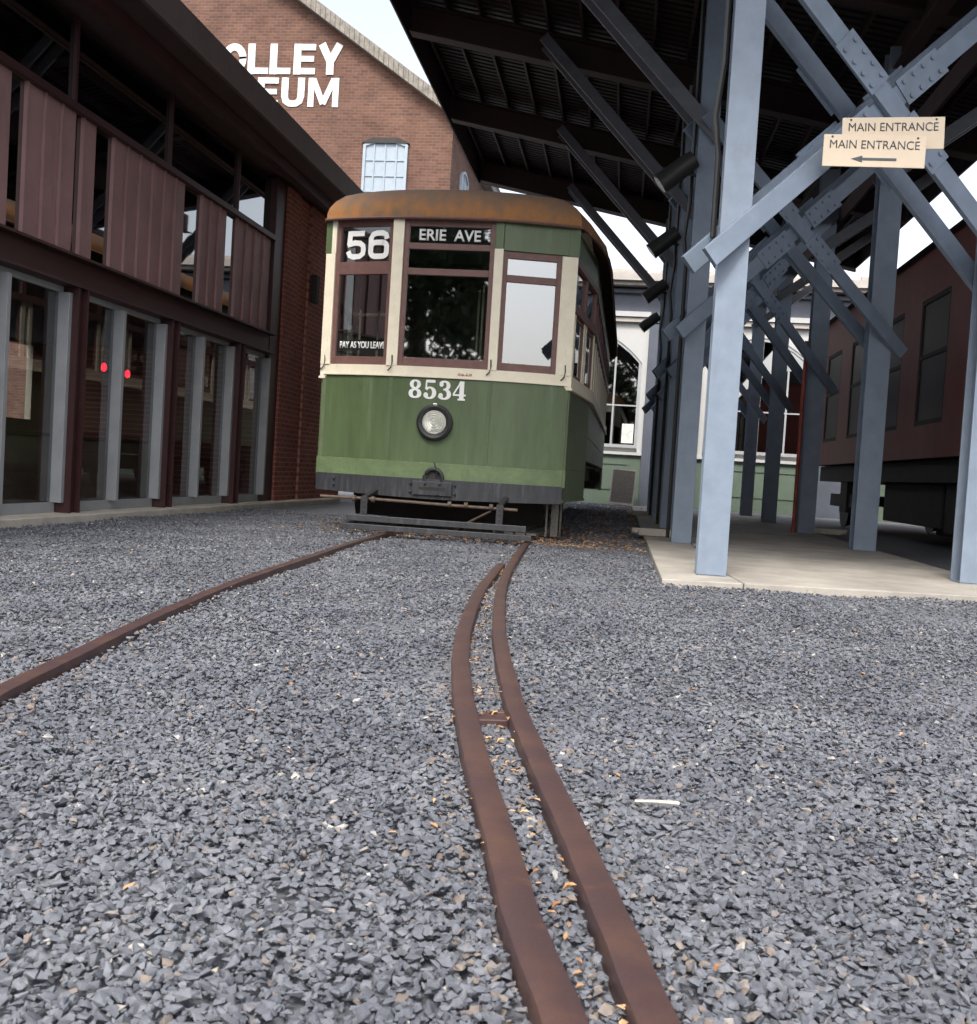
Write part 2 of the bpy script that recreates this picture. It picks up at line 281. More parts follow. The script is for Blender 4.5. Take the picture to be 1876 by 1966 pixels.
def rail(name, pts, wdt, top, label, grp):
    c = catmull(pts, 0.04); n = len(c); t = np.gradient(c, axis=0); t /= np.linalg.norm(t, axis=1)[:, None]; nn = np.stack([t[:, 1], -t[:, 0]], 1)
    h = wdt / 2; prof = [(-h * .95, top - .05), (-h, top - .012), (-h * .93, top - .004), (-h * .72, top - .0005), (0, top + .0006), (h * .72, top - .0005), (h * .93, top - .004), (h, top - .012), (h * .95, top - .05), (h * .2, top - .06), (h * .2, top - .14), (-h * .2, top - .14), (-h * .2, top - .06)]
    vs = []; fs = []; k = len(prof)
    for i in range(n):
        wob = 0.0012 * math.sin(i * .37) + 0.0008 * math.sin(i * 1.3)
        for a, z in prof: vs.append((c[i, 0] + nn[i, 0] * (a + wob), c[i, 1] + nn[i, 1] * (a + wob), z))
    for i in range(n - 1):
        for j in range(k): fs.append((i * k + j, i * k + (j + 1) % k, (i + 1) * k + (j + 1) % k, (i + 1) * k + j))
    fs.append(tuple(range(k))); fs.append(tuple(reversed(range((n - 1) * k, n * k))))
    mb = MB(); mb.add(vs, fs); o = mb.build(name, M['rail'], smooth=True); tag(o, label, 'rail', grp); return c
g = 'rails of the trolley track'
cl = rail('running_rail', LEFT, 0.062, 0.045, 'single rusty rail crossing the gravel on the left', g)
cr = rail('running_rail', RIGHT, 0.062, 0.045, 'outer right rusty rail that curves on under the trolley', g)
cg = rail('guard_rail', GUARD, 0.066, 0.045, 'short rusty inner guard rail that stops before the trolley', g)
sp_ = MB().bar((-0.425, 3.0, 0.008), (-0.32, 3.03, 0.008), 0.075, 0.03).bar((-0.40, 3.055, 0.014), (-0.345, 3.07, 0.014), 0.02, 0.03)
tag(sp_.build('rail_spacer', M['rail'], bevel=.004), 'rusty iron spacer block wedged between the two right rails', 'spacer block')

# ---- platform slab (canopy frame: X = X' - KY)
K = 0.0157
def W(xp, y): return xp - K * y
slab = MB(); yF = 7.45
def slab_poly(mb, pts, z0, z1):
    n = len(pts); mb.add([(x, y, z0) for x, y in pts] + [(x, y, z1) for x, y in pts], [tuple(range(n))[::-1], tuple(range(n, 2 * n))] + [(i, (i + 1) % n, n + (i + 1) % n, n + i) for i in range(n)])
slab_poly(slab, [(W(.33, 7.48), 7.48), (0.785, 7.58), (0.70, 8.55), (W(.81, 25), 25), (W(.32, 25), 25)], -.1, .052)
slab_poly(slab, [(0.793, 7.582), (4.4, 8.32), (4.4, 8.9), (W(3.16, 9.35), 9.35), (W(3.16, 25), 25), (W(.818, 25), 25), (0.708, 8.55)], -.1, .054)
tag(slab.build('platform', M['concrete'], bevel=.008), kind='structure')
# leaning downspout splash blocks
for i, (x, y, rz) in enumerate([(W(.52, 13.3), 13.3, .3), (W(.50, 20.6), 20.6, .35), (W(3.3, 17.5), 17.5, -.5)]):
    b = empty('splash_block', (x, y, .056), rz)
    tag(b, ['grey splash block beside the left posts, nearest of its row', 'grey splash block at the far left end of the platform', 'grey splash block behind the right hand posts'][i], 'splash block', 'splash blocks at the post feet')
    MB().box(-.32, .32, -.16, .16, 0, .025).build('base_slab', M['kerb'], b, bevel=.004)
    MB().box(-.32, .32, .125, .16, .025, .075).box(-.32, .32, -.16, -.125, .025, .075).build('rim', M['kerb'], b)

# ---- gravel stones: convex chips in one mesh
def hulls(k, npts, flat):
    out = []
    for i in range(k):
        bm = bmesh.new()
        p = rng.normal(size=(npts, 3)); p /= np.linalg.norm(p, axis=1)[:, None]; p *= rng.uniform(.8, 1.05, (npts, 1)); p *= np.array([1, rng.uniform(.6, .9), flat * rng.uniform(.8, 1.2)])
        for q in p: bm.verts.new(q)
        r = bmesh.ops.convex_hull(bm, input=bm.verts[:]); bmesh.ops.delete(bm, geom=list(set(e for e in r['geom_interior'] + r['geom_unused'] if isinstance(e, bmesh.types.BMVert))), context='VERTS')
        bmesh.ops.triangulate(bm, faces=bm.faces[:]); bm.verts.index_update()
        out.append((np.array([v.co[:] for v in bm.verts]), np.array([[v.index for v in f.verts] for f in bm.faces]))); bm.free()
    return out
H1 = hulls(30, 11, .5); H2 = hulls(22, 9, .55)
RP = np.vstack([cl, cr, cg])
def near_rail(P, d):
    ok = np.ones(len(P), bool)
    for i in range(0, len(P), 4000):
        q = P[i:i + 4000]; D = np.sqrt(((q[:, None, :] - RP[None]) ** 2).sum(2)).min(1); ok[i:i + 4000] = D > d[i:i + 4000]
    return ok
def stones(x0, x1, y0, y1, dens, smin, smax, z0, z1):
    n = int((x1 - x0) * (y1 - y0) * dens); P = np.stack([rng.uniform(x0, x1, n), rng.uniform(y0, y1, n)], 1)
    s = smin + (smax - smin) * rng.beta(1.4, 3.2, n)
    inslab = (P[:, 0] > W(.33, P[:, 1]) - s * .4) & (P[:, 1] > 7.48 + np.clip(P[:, 0] - .21, 0, 9) * .203 - s * .4) & (P[:, 0] < W(3.16, P[:, 1])) 
    inslab |= (P[:, 0] > 2.3) & (P[:, 0] < 4.4) & (P[:, 1] > 7.9) & (P[:, 1] < 9.3)
    ok = ~inslab; P, s = P[ok], s[ok]
    ok = near_rail(P, .033 + s * .8); P, s = P[ok], s[ok]
    return P, s, rng.uniform(z0, z1, len(P))
zones = [(-3.4, 1.7, .45, 3.4, 9000, .006, .0215, .002, .020, H1), (-5.4, 2.6, 3.4, 6.6, 3300, .0075, .020, .002, .019, H2), (-5.55, 3.6, 6.6, 9.6, 1300, .009, .021, 0.0, .017, H2), (-5.55, .35, 9.6, 14, 800, .010, .021, 0.0, .017, H2), (-3.6, .3, 14, 29.5, 260, .014, .028, 0.0, .017, H2)]
GV, GF, GT, off = [], [], [], 0
for (x0, x1, y0, y1, dn, a, b, z0, z1, HH) in zones:
    P, s, z = stones(x0, x1, y0, y1, dn, a, b, z0, z1)
    und = .009 * np.sin(P[:, 0] * 3.1 + P[:, 1] * 1.7) + .005 * np.sin(P[:, 0] * 7.3 - P[:, 1] * 4.1)
    z = z + und; kind = rng.integers(0, len(HH), len(P)); tone = rng.uniform(0, 1, len(P)); nr_ = ~near_rail(P, np.full(len(P), .12)) & (rng.uniform(0, 1, len(P)) < .10); tone[nr_] = .985
    for k in range(len(HH)):
        idx = np.where(kind == k)[0]
        if not len(idx): continue
        V, Fc = HH[k]; n = len(idx); a1 = rng.uniform(0, 2 * np.pi, n); tx = rng.normal(0, .3, n); ty = rng.normal(0, .3, n)
        c1, s1, cx, sx, cy, sy = np.cos(a1), np.sin(a1), np.cos(tx), np.sin(tx), np.cos(ty), np.sin(ty)
        X = V[None, :, 0] * s[idx, None]; Yy = V[None, :, 1] * s[idx, None]; Z = V[None, :, 2] * s[idx, None]
        Y2 = Yy * cx[:, None] - Z * sx[:, None]; Z2 = Yy * sx[:, None] + Z * cx[:, None]
        X3 = X * cy[:, None] + Z2 * sy[:, None]; Z3 = -X * sy[:, None] + Z2 * cy[:, None]
        Xw = X3 * c1[:, None] - Y2 * s1[:, None] + P[idx, 0, None]; Yw = X3 * s1[:, None] + Y2 * c1[:, None] + P[idx, 1, None]; Zw = Z3 + z[idx, None]
        VV = np.stack([Xw, Yw, Zw], 2).reshape(-1, 3); m = len(V)
        FF = (Fc[None] + (np.arange(n) * m)[:, None, None] + off).reshape(-1, 3); off += n * m
        GV.append(VV); GF.append(FF); GT.append(np.repeat(tone[idx], m))
GV = np.vstack(GV).astype('f'); GF = np.vstack(GF).astype('i'); GT = np.concatenate(GT).astype('f')
me = bpy.data.meshes.new('gravel'); me.vertices.add(len(GV)); me.vertices.foreach_set('co', GV.ravel())
me.loops.add(GF.size); me.loops.foreach_set('vertex_index', GF.ravel()); me.polygons.add(len(GF)); me.polygons.foreach_set('loop_start', np.arange(0, GF.size, 3, dtype='i')); me.polygons.foreach_set('loop_total', np.full(len(GF), 3, 'i'))
at = me.attributes.new('tone', 'FLOAT', 'POINT'); at.data.foreach_set('value', GT); me.update(calc_edges=True); me.polygons.foreach_set('use_smooth', np.zeros(len(GF), bool))
gm = bpy.data.materials.new('gravel_stone'); gm.use_nodes = True; n = gm.node_tree.nodes; l = gm.node_tree.links; b = n['Principled BSDF']; b.inputs['Roughness'].default_value = .95; b.inputs['Specular IOR Level'].default_value = .12
an = n.new('ShaderNodeAttribute'); an.attribute_name = 'tone'; rp = n.new('ShaderNodeValToRGB'); cr_ = rp.color_ramp
for p, c in [(0.0, (.108, .115, .132)), (.3, (.122, .131, .153)), (.6, (.142, .151, .174)), (.93, (.163, .172, .195)), (.985, (.19, .16, .14)), (.9985, (.40, .39, .37))]:
    e = cr_.elements[0] if p == 0 else cr_.elements.new(p); e.position = p; e.color = (*c, 1)
cr_.elements[-1].color = (.36, .35, .33, 1)
tc = n.new('ShaderNodeTexCoord'); nz = n.new('ShaderNodeTexNoise'); nz.inputs['Scale'].default_value = 70; nz.inputs['Detail'].default_value = 5; l.new(tc.outputs['Object'], nz.inputs['Vector'])
r2 = n.new('ShaderNodeValToRGB'); r2.color_ramp.elements[0].position = .3; r2.color_ramp.elements[0].color = (.72, .72, .74, 1); r2.color_ramp.elements[1].position = .7; r2.color_ramp.elements[1].color = (1.2, 1.19, 1.17, 1)
mx = n.new('ShaderNodeMix'); mx.data_type = 'RGBA'; mx.blend_type = 'MULTIPLY'; mx.inputs[0].default_value = 1
l.new(an.outputs['Fac'], rp.inputs[0]); l.new(nz.outputs['Fac'], r2.inputs[0]); l.new(rp.outputs[0], mx.inputs[6]); l.new(r2.outputs[0], mx.inputs[7])
n3 = n.new('ShaderNodeTexNoise'); n3.inputs['Scale'].default_value = 1.7; n3.inputs['Detail'].default_value = 4; l.new(tc.outputs['Object'], n3.inputs['Vector'])
r3 = n.new('ShaderNodeValToRGB'); r3.color_ramp.elements[0].position = .35; r3.color_ramp.elements[0].color = (.80, .79, .80, 1); r3.color_ramp.elements[1].position = .65; r3.color_ramp.elements[1].color = (1.12, 1.10, 1.07, 1); l.new(n3.outputs['Fac'], r3.inputs[0])
m3 = n.new('ShaderNodeMix'); m3.data_type = 'RGBA'; m3.blend_type = 'MULTIPLY'; m3.inputs[0].default_value = 1; l.new(mx.outputs[2], m3.inputs[6]); l.new(r3.outputs[0], m3.inputs[7]); l.new(m3.outputs[2], b.inputs['Base Color'])
bp = n.new('ShaderNodeBump'); bp.inputs['Strength'].default_value = .35; bp.inputs['Distance'].default_value = .004; l.new(nz.outputs['Fac'], bp.inputs['Height']); l.new(bp.outputs[0], b.inputs['Normal'])
me.materials.append(gm); go = bpy.data.objects.new('gravel', me); COL.objects.link(go); tag(go, 'blue grey crushed stone ballast covering the yard', kind='stuff')
# ---- dead leaves
lv = MB()
def leaf(x, y, z, s):
    a = random.uniform(0, 6.28); c, q = math.cos(a), math.sin(a); fold = random.uniform(.1, .5) * s; tilt = random.uniform(-.5, .5) * s
    pts = [(-s, 0, tilt), (-.35 * s, .42 * s, fold), (.5 * s, .36 * s, fold), (s, 0, -tilt * .4), (.4 * s, -.4 * s, fold * .8), (-.45 * s, -.36 * s, fold)]
    lv.add([(x + c * u - q * v, y + q * u + c * v, z + w) for u, v, w in pts], [(0, 1, 2, 3), (0, 3, 4, 5)])
for i in range(1500): 
    x = random.gauss(-1.5, 1.1); y = 10.3 + abs(random.gauss(0, 1.5))
    if -3.6 < x < .2: leaf(x, y, .032, random.uniform(.012, .03))
for i in range(500): x = random.uniform(-1.0, .25); leaf(x, random.uniform(10.5, 26), .032, random.uniform(.015, .035))
for i in range(360): t = random.random() ** .8; j = int(t * (len(cg) - 1)); d = random.gauss(.055, .05); leaf(cg[j, 0] + d, cg[j, 1], .030, random.uniform(.006, .014))
for i in range(260): leaf(random.uniform(-4.5, 2), random.uniform(1.2, 9), .034, random.uniform(.006, .014))
tag(lv.build('leaf_litter', M['leafd']), 'dry brown leaves scattered over the gravel', kind='stuff')
st = MB().tube([(.04, 2.338, .024), (.085, 2.343, .026), (.138, 2.359, .022)], .0035, 6, .0055)
tag(st.build('stick', M['stick'], smooth=True), 'short pale bleached stick lying on gravel right of the rails', 'stick')

# ================================================================ TROLLEY
T = empty('trolley_car', (-2.14, 10.95, 0), 0.0113)
tag(T, 'old green and cream trolley car with rusty orange roof parked on track', 'trolley')
LEN = 13.2
FC = ((-.53, 0), (1, 0), (0, -1))
def facet(a, b):
    d = Vector((b[0] - a[0], b[1] - a[1])); L = d.length; d /= L; return (a, (d.x, d.y), (d.y, -d.x)), L
FL, LL = facet((-1.345, .205), (-.53, 0)); FR, LR = facet((.53, 0), (1.345, .205)); FCc, LC = facet((-.53, 0), (.53, 0))
FSR, LSR = facet((1.345, .205), (1.51, 1.97)); FSL, LSL = facet((-1.51, 1.97), (-1.345, .205))
FBR, LBR = facet((1.51, 1.97), (1.51, LEN - 1.97)); FBL, LBL = facet((-1.51, LEN - 1.97), (-1.51, 1.97))
RSR, _ = facet((1.51, LEN - 1.97), (1.345, LEN - .205)); RSL, _ = facet((-1.345, LEN - .205), (-1.51, LEN - 1.97)); RF, LRF = facet((1.345, LEN - .205), (-1.345, LEN - .205))
def fv(u): return -.03 + .27 * abs(u / 1.38) ** 2.3
def curved(mb, z0, z1, off, thick, u0=-1.365, u1=1.365, n=36, zf=None):
    P = []
    for i in range(n + 1):
        u = u0 + (u1 - u0) * i / n; e = .01; d = Vector((2 * e, fv(u + e) - fv(u - e))).normalized(); nn = Vector((d.y, -d.x))
        P.append((Vector((u, fv(u))), nn))
    vs = []; fs = []
    for (p, nn) in P:
        a = p + nn * off; c = p + nn * (off - thick); zl = z0 if zf is None else zf(p.x)
        vs += [(a.x, a.y, zl), (a.x, a.y, z1), (c.x, c.y, z1), (c.x, c.y, zl)]
    for i in range(n):
        q = 4 * i
        for j in range(4): fs.append((q + j, q + (j + 1) % 4, q + 4 + (j + 1) % 4, q + 4 + j))
    fs += [(0, 1, 2, 3), (4 * n + 3, 4 * n + 2, 4 * n + 1, 4 * n)]
    mb.add(vs, fs); return mb
curved(MB(), .79, 1.695, .0, .04).build('dash_panel', M['green'], T, smooth=True)
low = curved(MB(), .60, .788, .014, .05)
for i in range(24):
    u = -1.3 + 2.6 * i / 23; low.lathe([(.001, -.004), (.008, -.002), (.009, .002)], (u, fv(u) - .017, .772), n=8)
low.build('lower_dash_panel', M['green_light'], T, smooth=True)
for u in (-.53, .53):
    s = MB().box(u - .022, u + .022, fv(u) - .008, fv(u) + .01, .79, 1.69)
    for k in range(12): s.lathe([(.001, -.006), (.006, -.004), (.007, 0)], (u, fv(u) - .007, .83 + k * .075), n=8)
    s.build('seam_strip', M['green'], T)
bp_ = curved(MB(), .43, .612, .06, .11, -1.325, 1.325, 40, lambda u: .40 + .03 * abs(u / 1.39) ** 1.5)
bpo = bp_.build('bumper', M['bumper'], T, smooth=True)
pk = MB().box(-.21, .21, -.118, -.098, .44, .585)
pk.build('coupler_plate', M['bumper'], bpo, bevel=.004)
MB().box(-.14, .14, -.122, -.115, .495, .528).build('coupler_slot', M['dark'], bpo)
bb = MB()
for x, z in [(-.24, .56), (-.24, .47), (.24, .56), (.24, .47), (-.08, .565), (.08, .565), (.06, .455), (-1.12, .56), (-1.12, .49)]:
    bb.lathe([(.001, -.02), (.010, -.018), (.014, -.008), (.014, 0)], (x, (-.118 if abs(x) < .2 else fv(x) - .07), z), n=10)
bb.build('bolt', M['bumper'], bpo)
# drawbar eye: horseshoe above bumper
hs = MB(); pts = [(.095 * math.cos(a), -.075, .62 + .10 * math.sin(a)) for a in np.linspace(-.35, math.pi + .35, 14)]
hs.tube(pts, .022, 8); hs.build('drawbar_arch', M['black'], T, smooth=True)
MB().lathe([(.07, -.012), (.072, 0)], (0, -.045, .63), n=20).build('drawbar_pocket', M['dark'], T)
MB().tube([(.03, -.09, .62), (.035, -.1, .70), (.01, -.085, .76), (.0, -.07, .785)], .006, 6).build('safety_chain', M['black'], T)
# cream belt rail with fillet
curved(MB(), 1.695, 1.795, .018, .07).build('belt_rail', M['cream'], T, smooth=True)
curved(MB(), 1.682, 1.697, .026, .07).build('belt_moulding', M['cream'], T, smooth=True)
# front mullions / pillars
def pillar(name, F, s0, s1, z0, z1, m, d=.02, t=.07): return MB().fbox(F, s0, s1, z0, z1, d - t, d).build(name, m, T, bevel=.004)
pillar('window_pillar', FCc, -.065, .055, 1.79, 3.37, M['cream'], .026); pillar('window_pillar', FCc, LC - .03, LC + .065, 1.79, 3.06, M['cream'], .026)
pillar('window_pillar', FL, -.03, .085, 1.79, 2.99, M['cream'], .02); pillar('window_pillar', FL, .035, .09, 2.99, 3.37, M['cream'], .022)
pillar('corner_panel', FL, -.04, .034, 2.985, 3.38, M['green'], .02)
cp = pillar('window_pillar', FR, LR - .15, LR + .02, 1.79, 3.04, M['cream'], .02)
pillar('corner_panel', FR, LR - .08, LR + .03, 3.04, 3.38, M['green'], .024)
pillar('sign_blank_panel', FR, .06, LR - .07, 3.05, 3.38, M['green'], .018)
MB().fbox(FCc, LC - .032, LC + .06, 3.06, 3.37, -.04, .02).build('window_pillar', M['green'], T, bevel=.003, label='upper green length of the window pillar')
pillar('lintel', FL, .08, LL - .05, 3.325, 3.38, M['sash'], .018); pillar('lintel', FCc, .055, LC - .03, 3.325, 3.38, M['sash'], .018)
# sashes: one frame per window with panes
def sash(F, s0, s1, bars, st=.05, d=.0, t=.045):        # bars: list of (z0,z1) rails, bottom to top
    mb = MB(); z0 = bars[0][0]; z1 = bars[-1][1]
    mb.fbox(F, s0, s0 + st, z0, z1, d - t, d); mb.fbox(F, s1 - st, s1, z0, z1, d - t, d)
    for a, b in bars: mb.fbox(F, s0 + st, s1 - st, a, b, d - t, d - .002)
    fr = mb.build('window_sash', M['sash'], T, bevel=.004)
    for (a, b), (c, e) in zip(bars[:-1], bars[1:]):
        MB().fbox(F, s0 + st - .006, s1 - st + .006, b - .006, c + .006, d - .030, d - .024).build('pane', M['glass'], fr)
    return fr
sl_ = sash(FL, .085, LL - .065, [(1.795, 1.885), (2.765, 2.90), (3.275, 3.33)], .05)
sc_ = sash(FCc, .055, LC - .03, [(1.795, 1.89), (2.765, 2.835), (3.035, 3.10), (3.275, 3.33)], .052)
sr_ = sash(FR, .065, LR - .15, [(1.795, 1.88), (2.73, 2.805), (2.975, 3.05)], .05)
# signs behind the glass
def fpt(F, s, z, d): o, t, n_ = F; return (o[0] + t[0] * s + n_[0] * d, o[1] + t[1] * s + n_[1] * d, z)
sb = MB().fbox(FL, .13, LL - .11, 2.89, 3.28, -.05, -.042).build('route_sign', M['black'], T)
g56 = MB(); wd = .055
def rrect(x0, x1, y0, y1, r, w):
    p = []
    for cx, cy, a0 in [(x1 - r, y1 - r, 90), (x1 - r, y0 + r, 0), (x0 + r, y0 + r, -90), (x0 + r, y1 - r, -180)]:
        p += [(cx + r * math.cos(math.radians(a0 - 90 * k / 5)), cy + r * math.sin(math.radians(a0 - 90 * k / 5)), w) for k in range(6)]
    return p + [p[0], p[1]]
five = [(.20, .275, wd), (.045, .275, wd)], [(.05, .30, wd), (.04, .15, wd)], [(.02, .155, wd), (.10, .175, wd), (.155, .17, wd), (.19, .14, wd), (.195, .10, wd), (.19, .06, wd), (.155, .03, wd), (.09, .025, wd), (.05, .04, wd), (.03, .085, wd)]
six = rrect(.275, .445, .027, .175, .05, wd), [(.275, .10, wd), (.275, .22, wd), (.295, .26, wd), (.34, .275, wd), (.40, .275, wd), (.435, .255, wd), (.445, .21, wd)]
Fm = face_mtx(fpt(FL, .200, 2.925, .0035), FL[2])
ribbons(g56, [[(a * 1.12, b, c_ * 1.05) for a, b, c_ in k] for k in list(five) + list(six)], Fm, ext=.004)
# pane of the route window carries the painted number on its face
g56.build('route_number', M['white'], sl_)
txt('destination_text', 'ERIE  AVE', M['white'], sc_, face_mtx(fpt(FCc, LC / 2 + .01, 3.19, -.020), FCc[2]), .66, .12, .022)
MB().fbox(FCc, .1, LC - .08, 3.09, 3.285, -.05, -.042).build('destination_sign', M['black'], T)
txt('fare_notice_text', 'PAY AS YOU LEAVE', M['white'], sl_, face_mtx(fpt(FL, LL / 2 + .035, 2.01, -.020), FL[2]), .55, .075, .02)
MB().fbox(FL, .13, LL - .12, 1.955, 2.065, -.05, -.042).build('fare_notice_board', M['black'], T)
# 8534 in slab serif
def digit(ch, x):
    s = []; a = lambda *k, **q: [(p[0] * .142 + x, p[1] * .2, p[2] * .23) for p in arc(*k, **q)]
    P = lambda L_: [(p[0] * .142 + x, p[1] * .2, p[2] * .23) for p in L_]
    if ch == '8': s += [a(.5, .26, .33, .21, 0, 375, n=22, w=.2, w2=.08), a(.5, .74, .28, .2, 0, 375, n=22, w=.18, w2=.07)]
    if ch == '5': s += [P([(.2, .93, .13), (.88, .93, .13)]), P([(.22, .96, .07), (.2, .5, .07)]), a(.47, .32, .36, .28, 140, -150, n=20, w=.2, w2=.08), a(.2, .2, .07, .07, 0, 375, n=10, w=.13)]
    if ch == '3': s += [a(.46, .74, .30, .21, 160, -80, n=18, w=.18, w2=.08), a(.46, .28, .36, .24, 80, -160, n=20, w=.2, w2=.08), a(.2, .2, .07, .07, 0, 375, n=10, w=.13), a(.23, .79, .06, .06, 0, 375, n=10, w=.12), P([(.38, .53, .07), (.52, .53, .07)])]
    if ch == '4': s += [P([(.68, 1.0, .21), (.68, .04, .21)]), P([(.62, .98, .07), (.06, .30, .07)]), P([(.04, .27, .08), (1.0, .27, .08)]), P([(.40, .04, .08), (.96, .04, .08)]), P([(.5, .85, .1), (.66, .98, .1)])]
    return s
nm = MB(); S = []
for ch, x in zip('8534', (-.31, -.15, .01, .165)): S += digit(ch, x)
yd = -.036
ribbons(nm, S, face_mtx((-.02, yd + .003, 1.458), (0, -1)), ext=.004, dz=.0003); nm.build('fleet_number', M['white'], T)
# headlight
hl = MB().lathe([(.10, .06), (.15, .03), (.185, -.0), (.195, -.02), (.19, -.045), (.165, -.062), (.135, -.05), (.128, -.035), (.126, -.02)], (-.025, -.04, 1.21), n=40).build('headlight', M['black'], T, smooth=True)
MB().lathe([(.128, -.040), (.115, -.050), (.108, -.046), (.10, -.054), (.085, -.052), (.08, -.060), (.06, -.057), (.055, -.066), (.035, -.063), (.03, -.070), (.001, -.072)], (-.025, -.042, 1.21), n=40).build('lens', M['lens'], hl, smooth=True)
MB().box(-.05, .0, -.095, -.06, 1.385, 1.41).build('clip', M['chrome'], hl, bevel=.004)
# little drip hooks on the belt rail
for x in (-1.33, -.53, .53, 1.30):
    y = fv(x) - .03; MB().tube([(x, y, 1.90), (x + .006, y - .012, 1.83), (x - .004, y - .012, 1.77), (x - .04, y - .004, 1.735)], .007, 6).build('curtain_hook', M['black'], T)
# peeled patch on belt rail
MB().box(.15, .34, fv(.25) - .0205, fv(.25) - .017, 1.715, 1.745).build('peeled_paint', mat('peeled_paint', (.35, .12, .08), .8, nscale=40, col2=(.8, .75, .6), thr=(.45, .55)), T)
# ---- sides: both sides get the same parts
def side(Fs, L, flip, z_low, door=False):
    def sx(a, b): return (a, b) if not flip else (L - b, L - a)
    def P(nm_, a, b, z0, z1, m, d=.0, t=.04, par=T, bev=0): a, b = sx(a, b); return MB().fbox(Fs, a, b, z0, z1, d - t, d).build(nm_, m, par, bevel=bev)
    lp = P('side_panel', 0.0, L, z_low, 1.66, M['green_side'], 0)
    rv = MB(); k = int(L / .09)
    for i in range(k):
        for z in (1.22, .86 if z_low > .6 else .80):
            o, t, n_ = Fs; s_ = .05 + i * .09; rv.lathe([(.001, -.004), (.006, 0), (.007, .004)], fpt(Fs, s_, z, .0), 'x', 6)
    rv.build('rivet_row', M['green_side'], lp)
    P('belt_rail', -.01, L + .01, 1.66, 1.79, M['cream'], .03, .07); P('belt_moulding', -.01, L + .01, 1.64, 1.662, M['cream'], .045, .07)
    P('letterboard', 0.0, L, 3.02, 3.38, M['green_side'], .0); P('transom_rail', 0.0, L, 2.47, 2.56, M['sash'], .03, .06)
    P('upper_rail', 0, L, 2.97, 3.03, M['sash'], .02, .05)
    n_w = max(1, round(L / .78)); st = L / n_w
    for i in range(n_w):
        a = i * st
        for q in ((.0, .075), (.15, .20)): P('window_post', a + q[0], a + q[1], 1.79, 2.47, M['cream'], .012, .05)
        P('window_post', a, a + .07, 2.56, 2.97, M['sash'], .012, .05)
        x0, x1 = sx(a + .2, a + st); fr = MB()
        fr.fbox(Fs, x0, x0 + .035, 1.79, 2.47, -.035, -.003); fr.fbox(Fs, x1 - .035, x1, 1.79, 2.47, -.035, -.003); fr.fbox(Fs, x0 + .035, x1 - .035, 1.79, 1.84, -.035, -.004); fr.fbox(Fs, x0 + .035, x1 - .035, 2.43, 2.47, -.035, -.004)
        fo = fr.build('side_window', M['sash'], T)
        MB().fbox(Fs, x0 + .03, x1 - .03, 1.835, 2.435, -.024, -.018).build('pane', M['glass'], fo)
        x0, x1 = sx(a + .07, a + st); MB().fbox(Fs, x0, x1, 2.56, 2.97, -.024, -.018).build('pane', M['glass'], fo)
side(FSR, LSR, False, .47); side(FSL, LSL, True, .47); side(FBR, LBR, False, .93); side(FBL, LBL, True, .93)
# skirt lip at the front step
MB().fbox(FSR, 0, LSR, .44, .47, -.06, .012).build('step_edge', M['green_light'], T)
# rear end, simple
for F_r, L_r in ((RSR, LSR), (RSL, LSL)):
    MB().fbox(F_r, 0, L_r, .47, 1.7, -.04, 0).build('rear_side_panel', M['green_side'], T); MB().fbox(F_r, 0, L_r, 2.55, 3.38, -.04, 0).build('rear_letterboard', M['green_side'], T)
MB().fbox(RF, 0, LRF, .47, 1.7, -.04, 0).build('rear_dash_panel', M['green_side'], T)
rf = MB().fbox(RF, 0, LRF, 3.0, 3.38, -.04, 0)
for a in (0, .85, 1.75, LRF - .12): rf.fbox(RF, a, a + .12, 1.7, 3.0, -.05, .01)
rf.build('rear_window_frame', M['cream'], T)
# interior
MB().box(-1.45, 1.45, 2.0, LEN - 2, .93, .98).box(-1.3, 1.3, .4, 2.0, .62, .66).box(-1.3, 1.3, LEN - 2, LEN - .4, .62, .66).build('floor', M['inside'], T)
MB().box(-1.47, 1.47, .45, LEN - .45, 3.335, 3.36).build('ceiling', M['beige'], T)
bk = MB().box(-1.48, -.45, 2.1, 2.14, .98, 3.3).box(.45, 1.48, 2.1, 2.14, .98, 3.3).box(-.45, .45, 2.1, 2.14, 2.95, 3.3); bk.build('bulkhead', M['inside'], T)
for i in range(11):
    for sx_ in (-1, 1):
        y = 3.0 + i * .78; MB().box(sx_ * 1.0 - .42, sx_ * 1.0 + .42, y, y + .42, 1.35, 1.45).box(sx_ * 1.0 - .42, sx_ * 1.0 + .42, y + .38, y + .46, 1.45, 1.95).box(sx_ * 1.0 - .05, sx_ * 1.0 + .05, y + .1, y + .3, .98, 1.35).build('seat', M['inside'], T, bevel=.02)
for x, y in [(-1.05, .55), (-.86, .62), (-.62, .45), (.35, .4), (.25, .75)]:
    MB().tube([(x, y, .64), (x, y, 2.75 if x > 0 else 2.45)], .013, 8).build('grab_pole', M['cream'], T, smooth=True)
MB().tube([(-1.15, .6, 2.4), (-.6, .6, 2.42)], .02, 8).build('grab_rail', M['cream'], T, smooth=True)
MB().lathe([(.10, 0), (.12, .02), (.12, 1.0), (.14, 1.02), (.13, 1.08), (.05, 1.1)], (-.25, .42, .64), 'z', 20).build('controller_stand', M['black'], T, smooth=True)
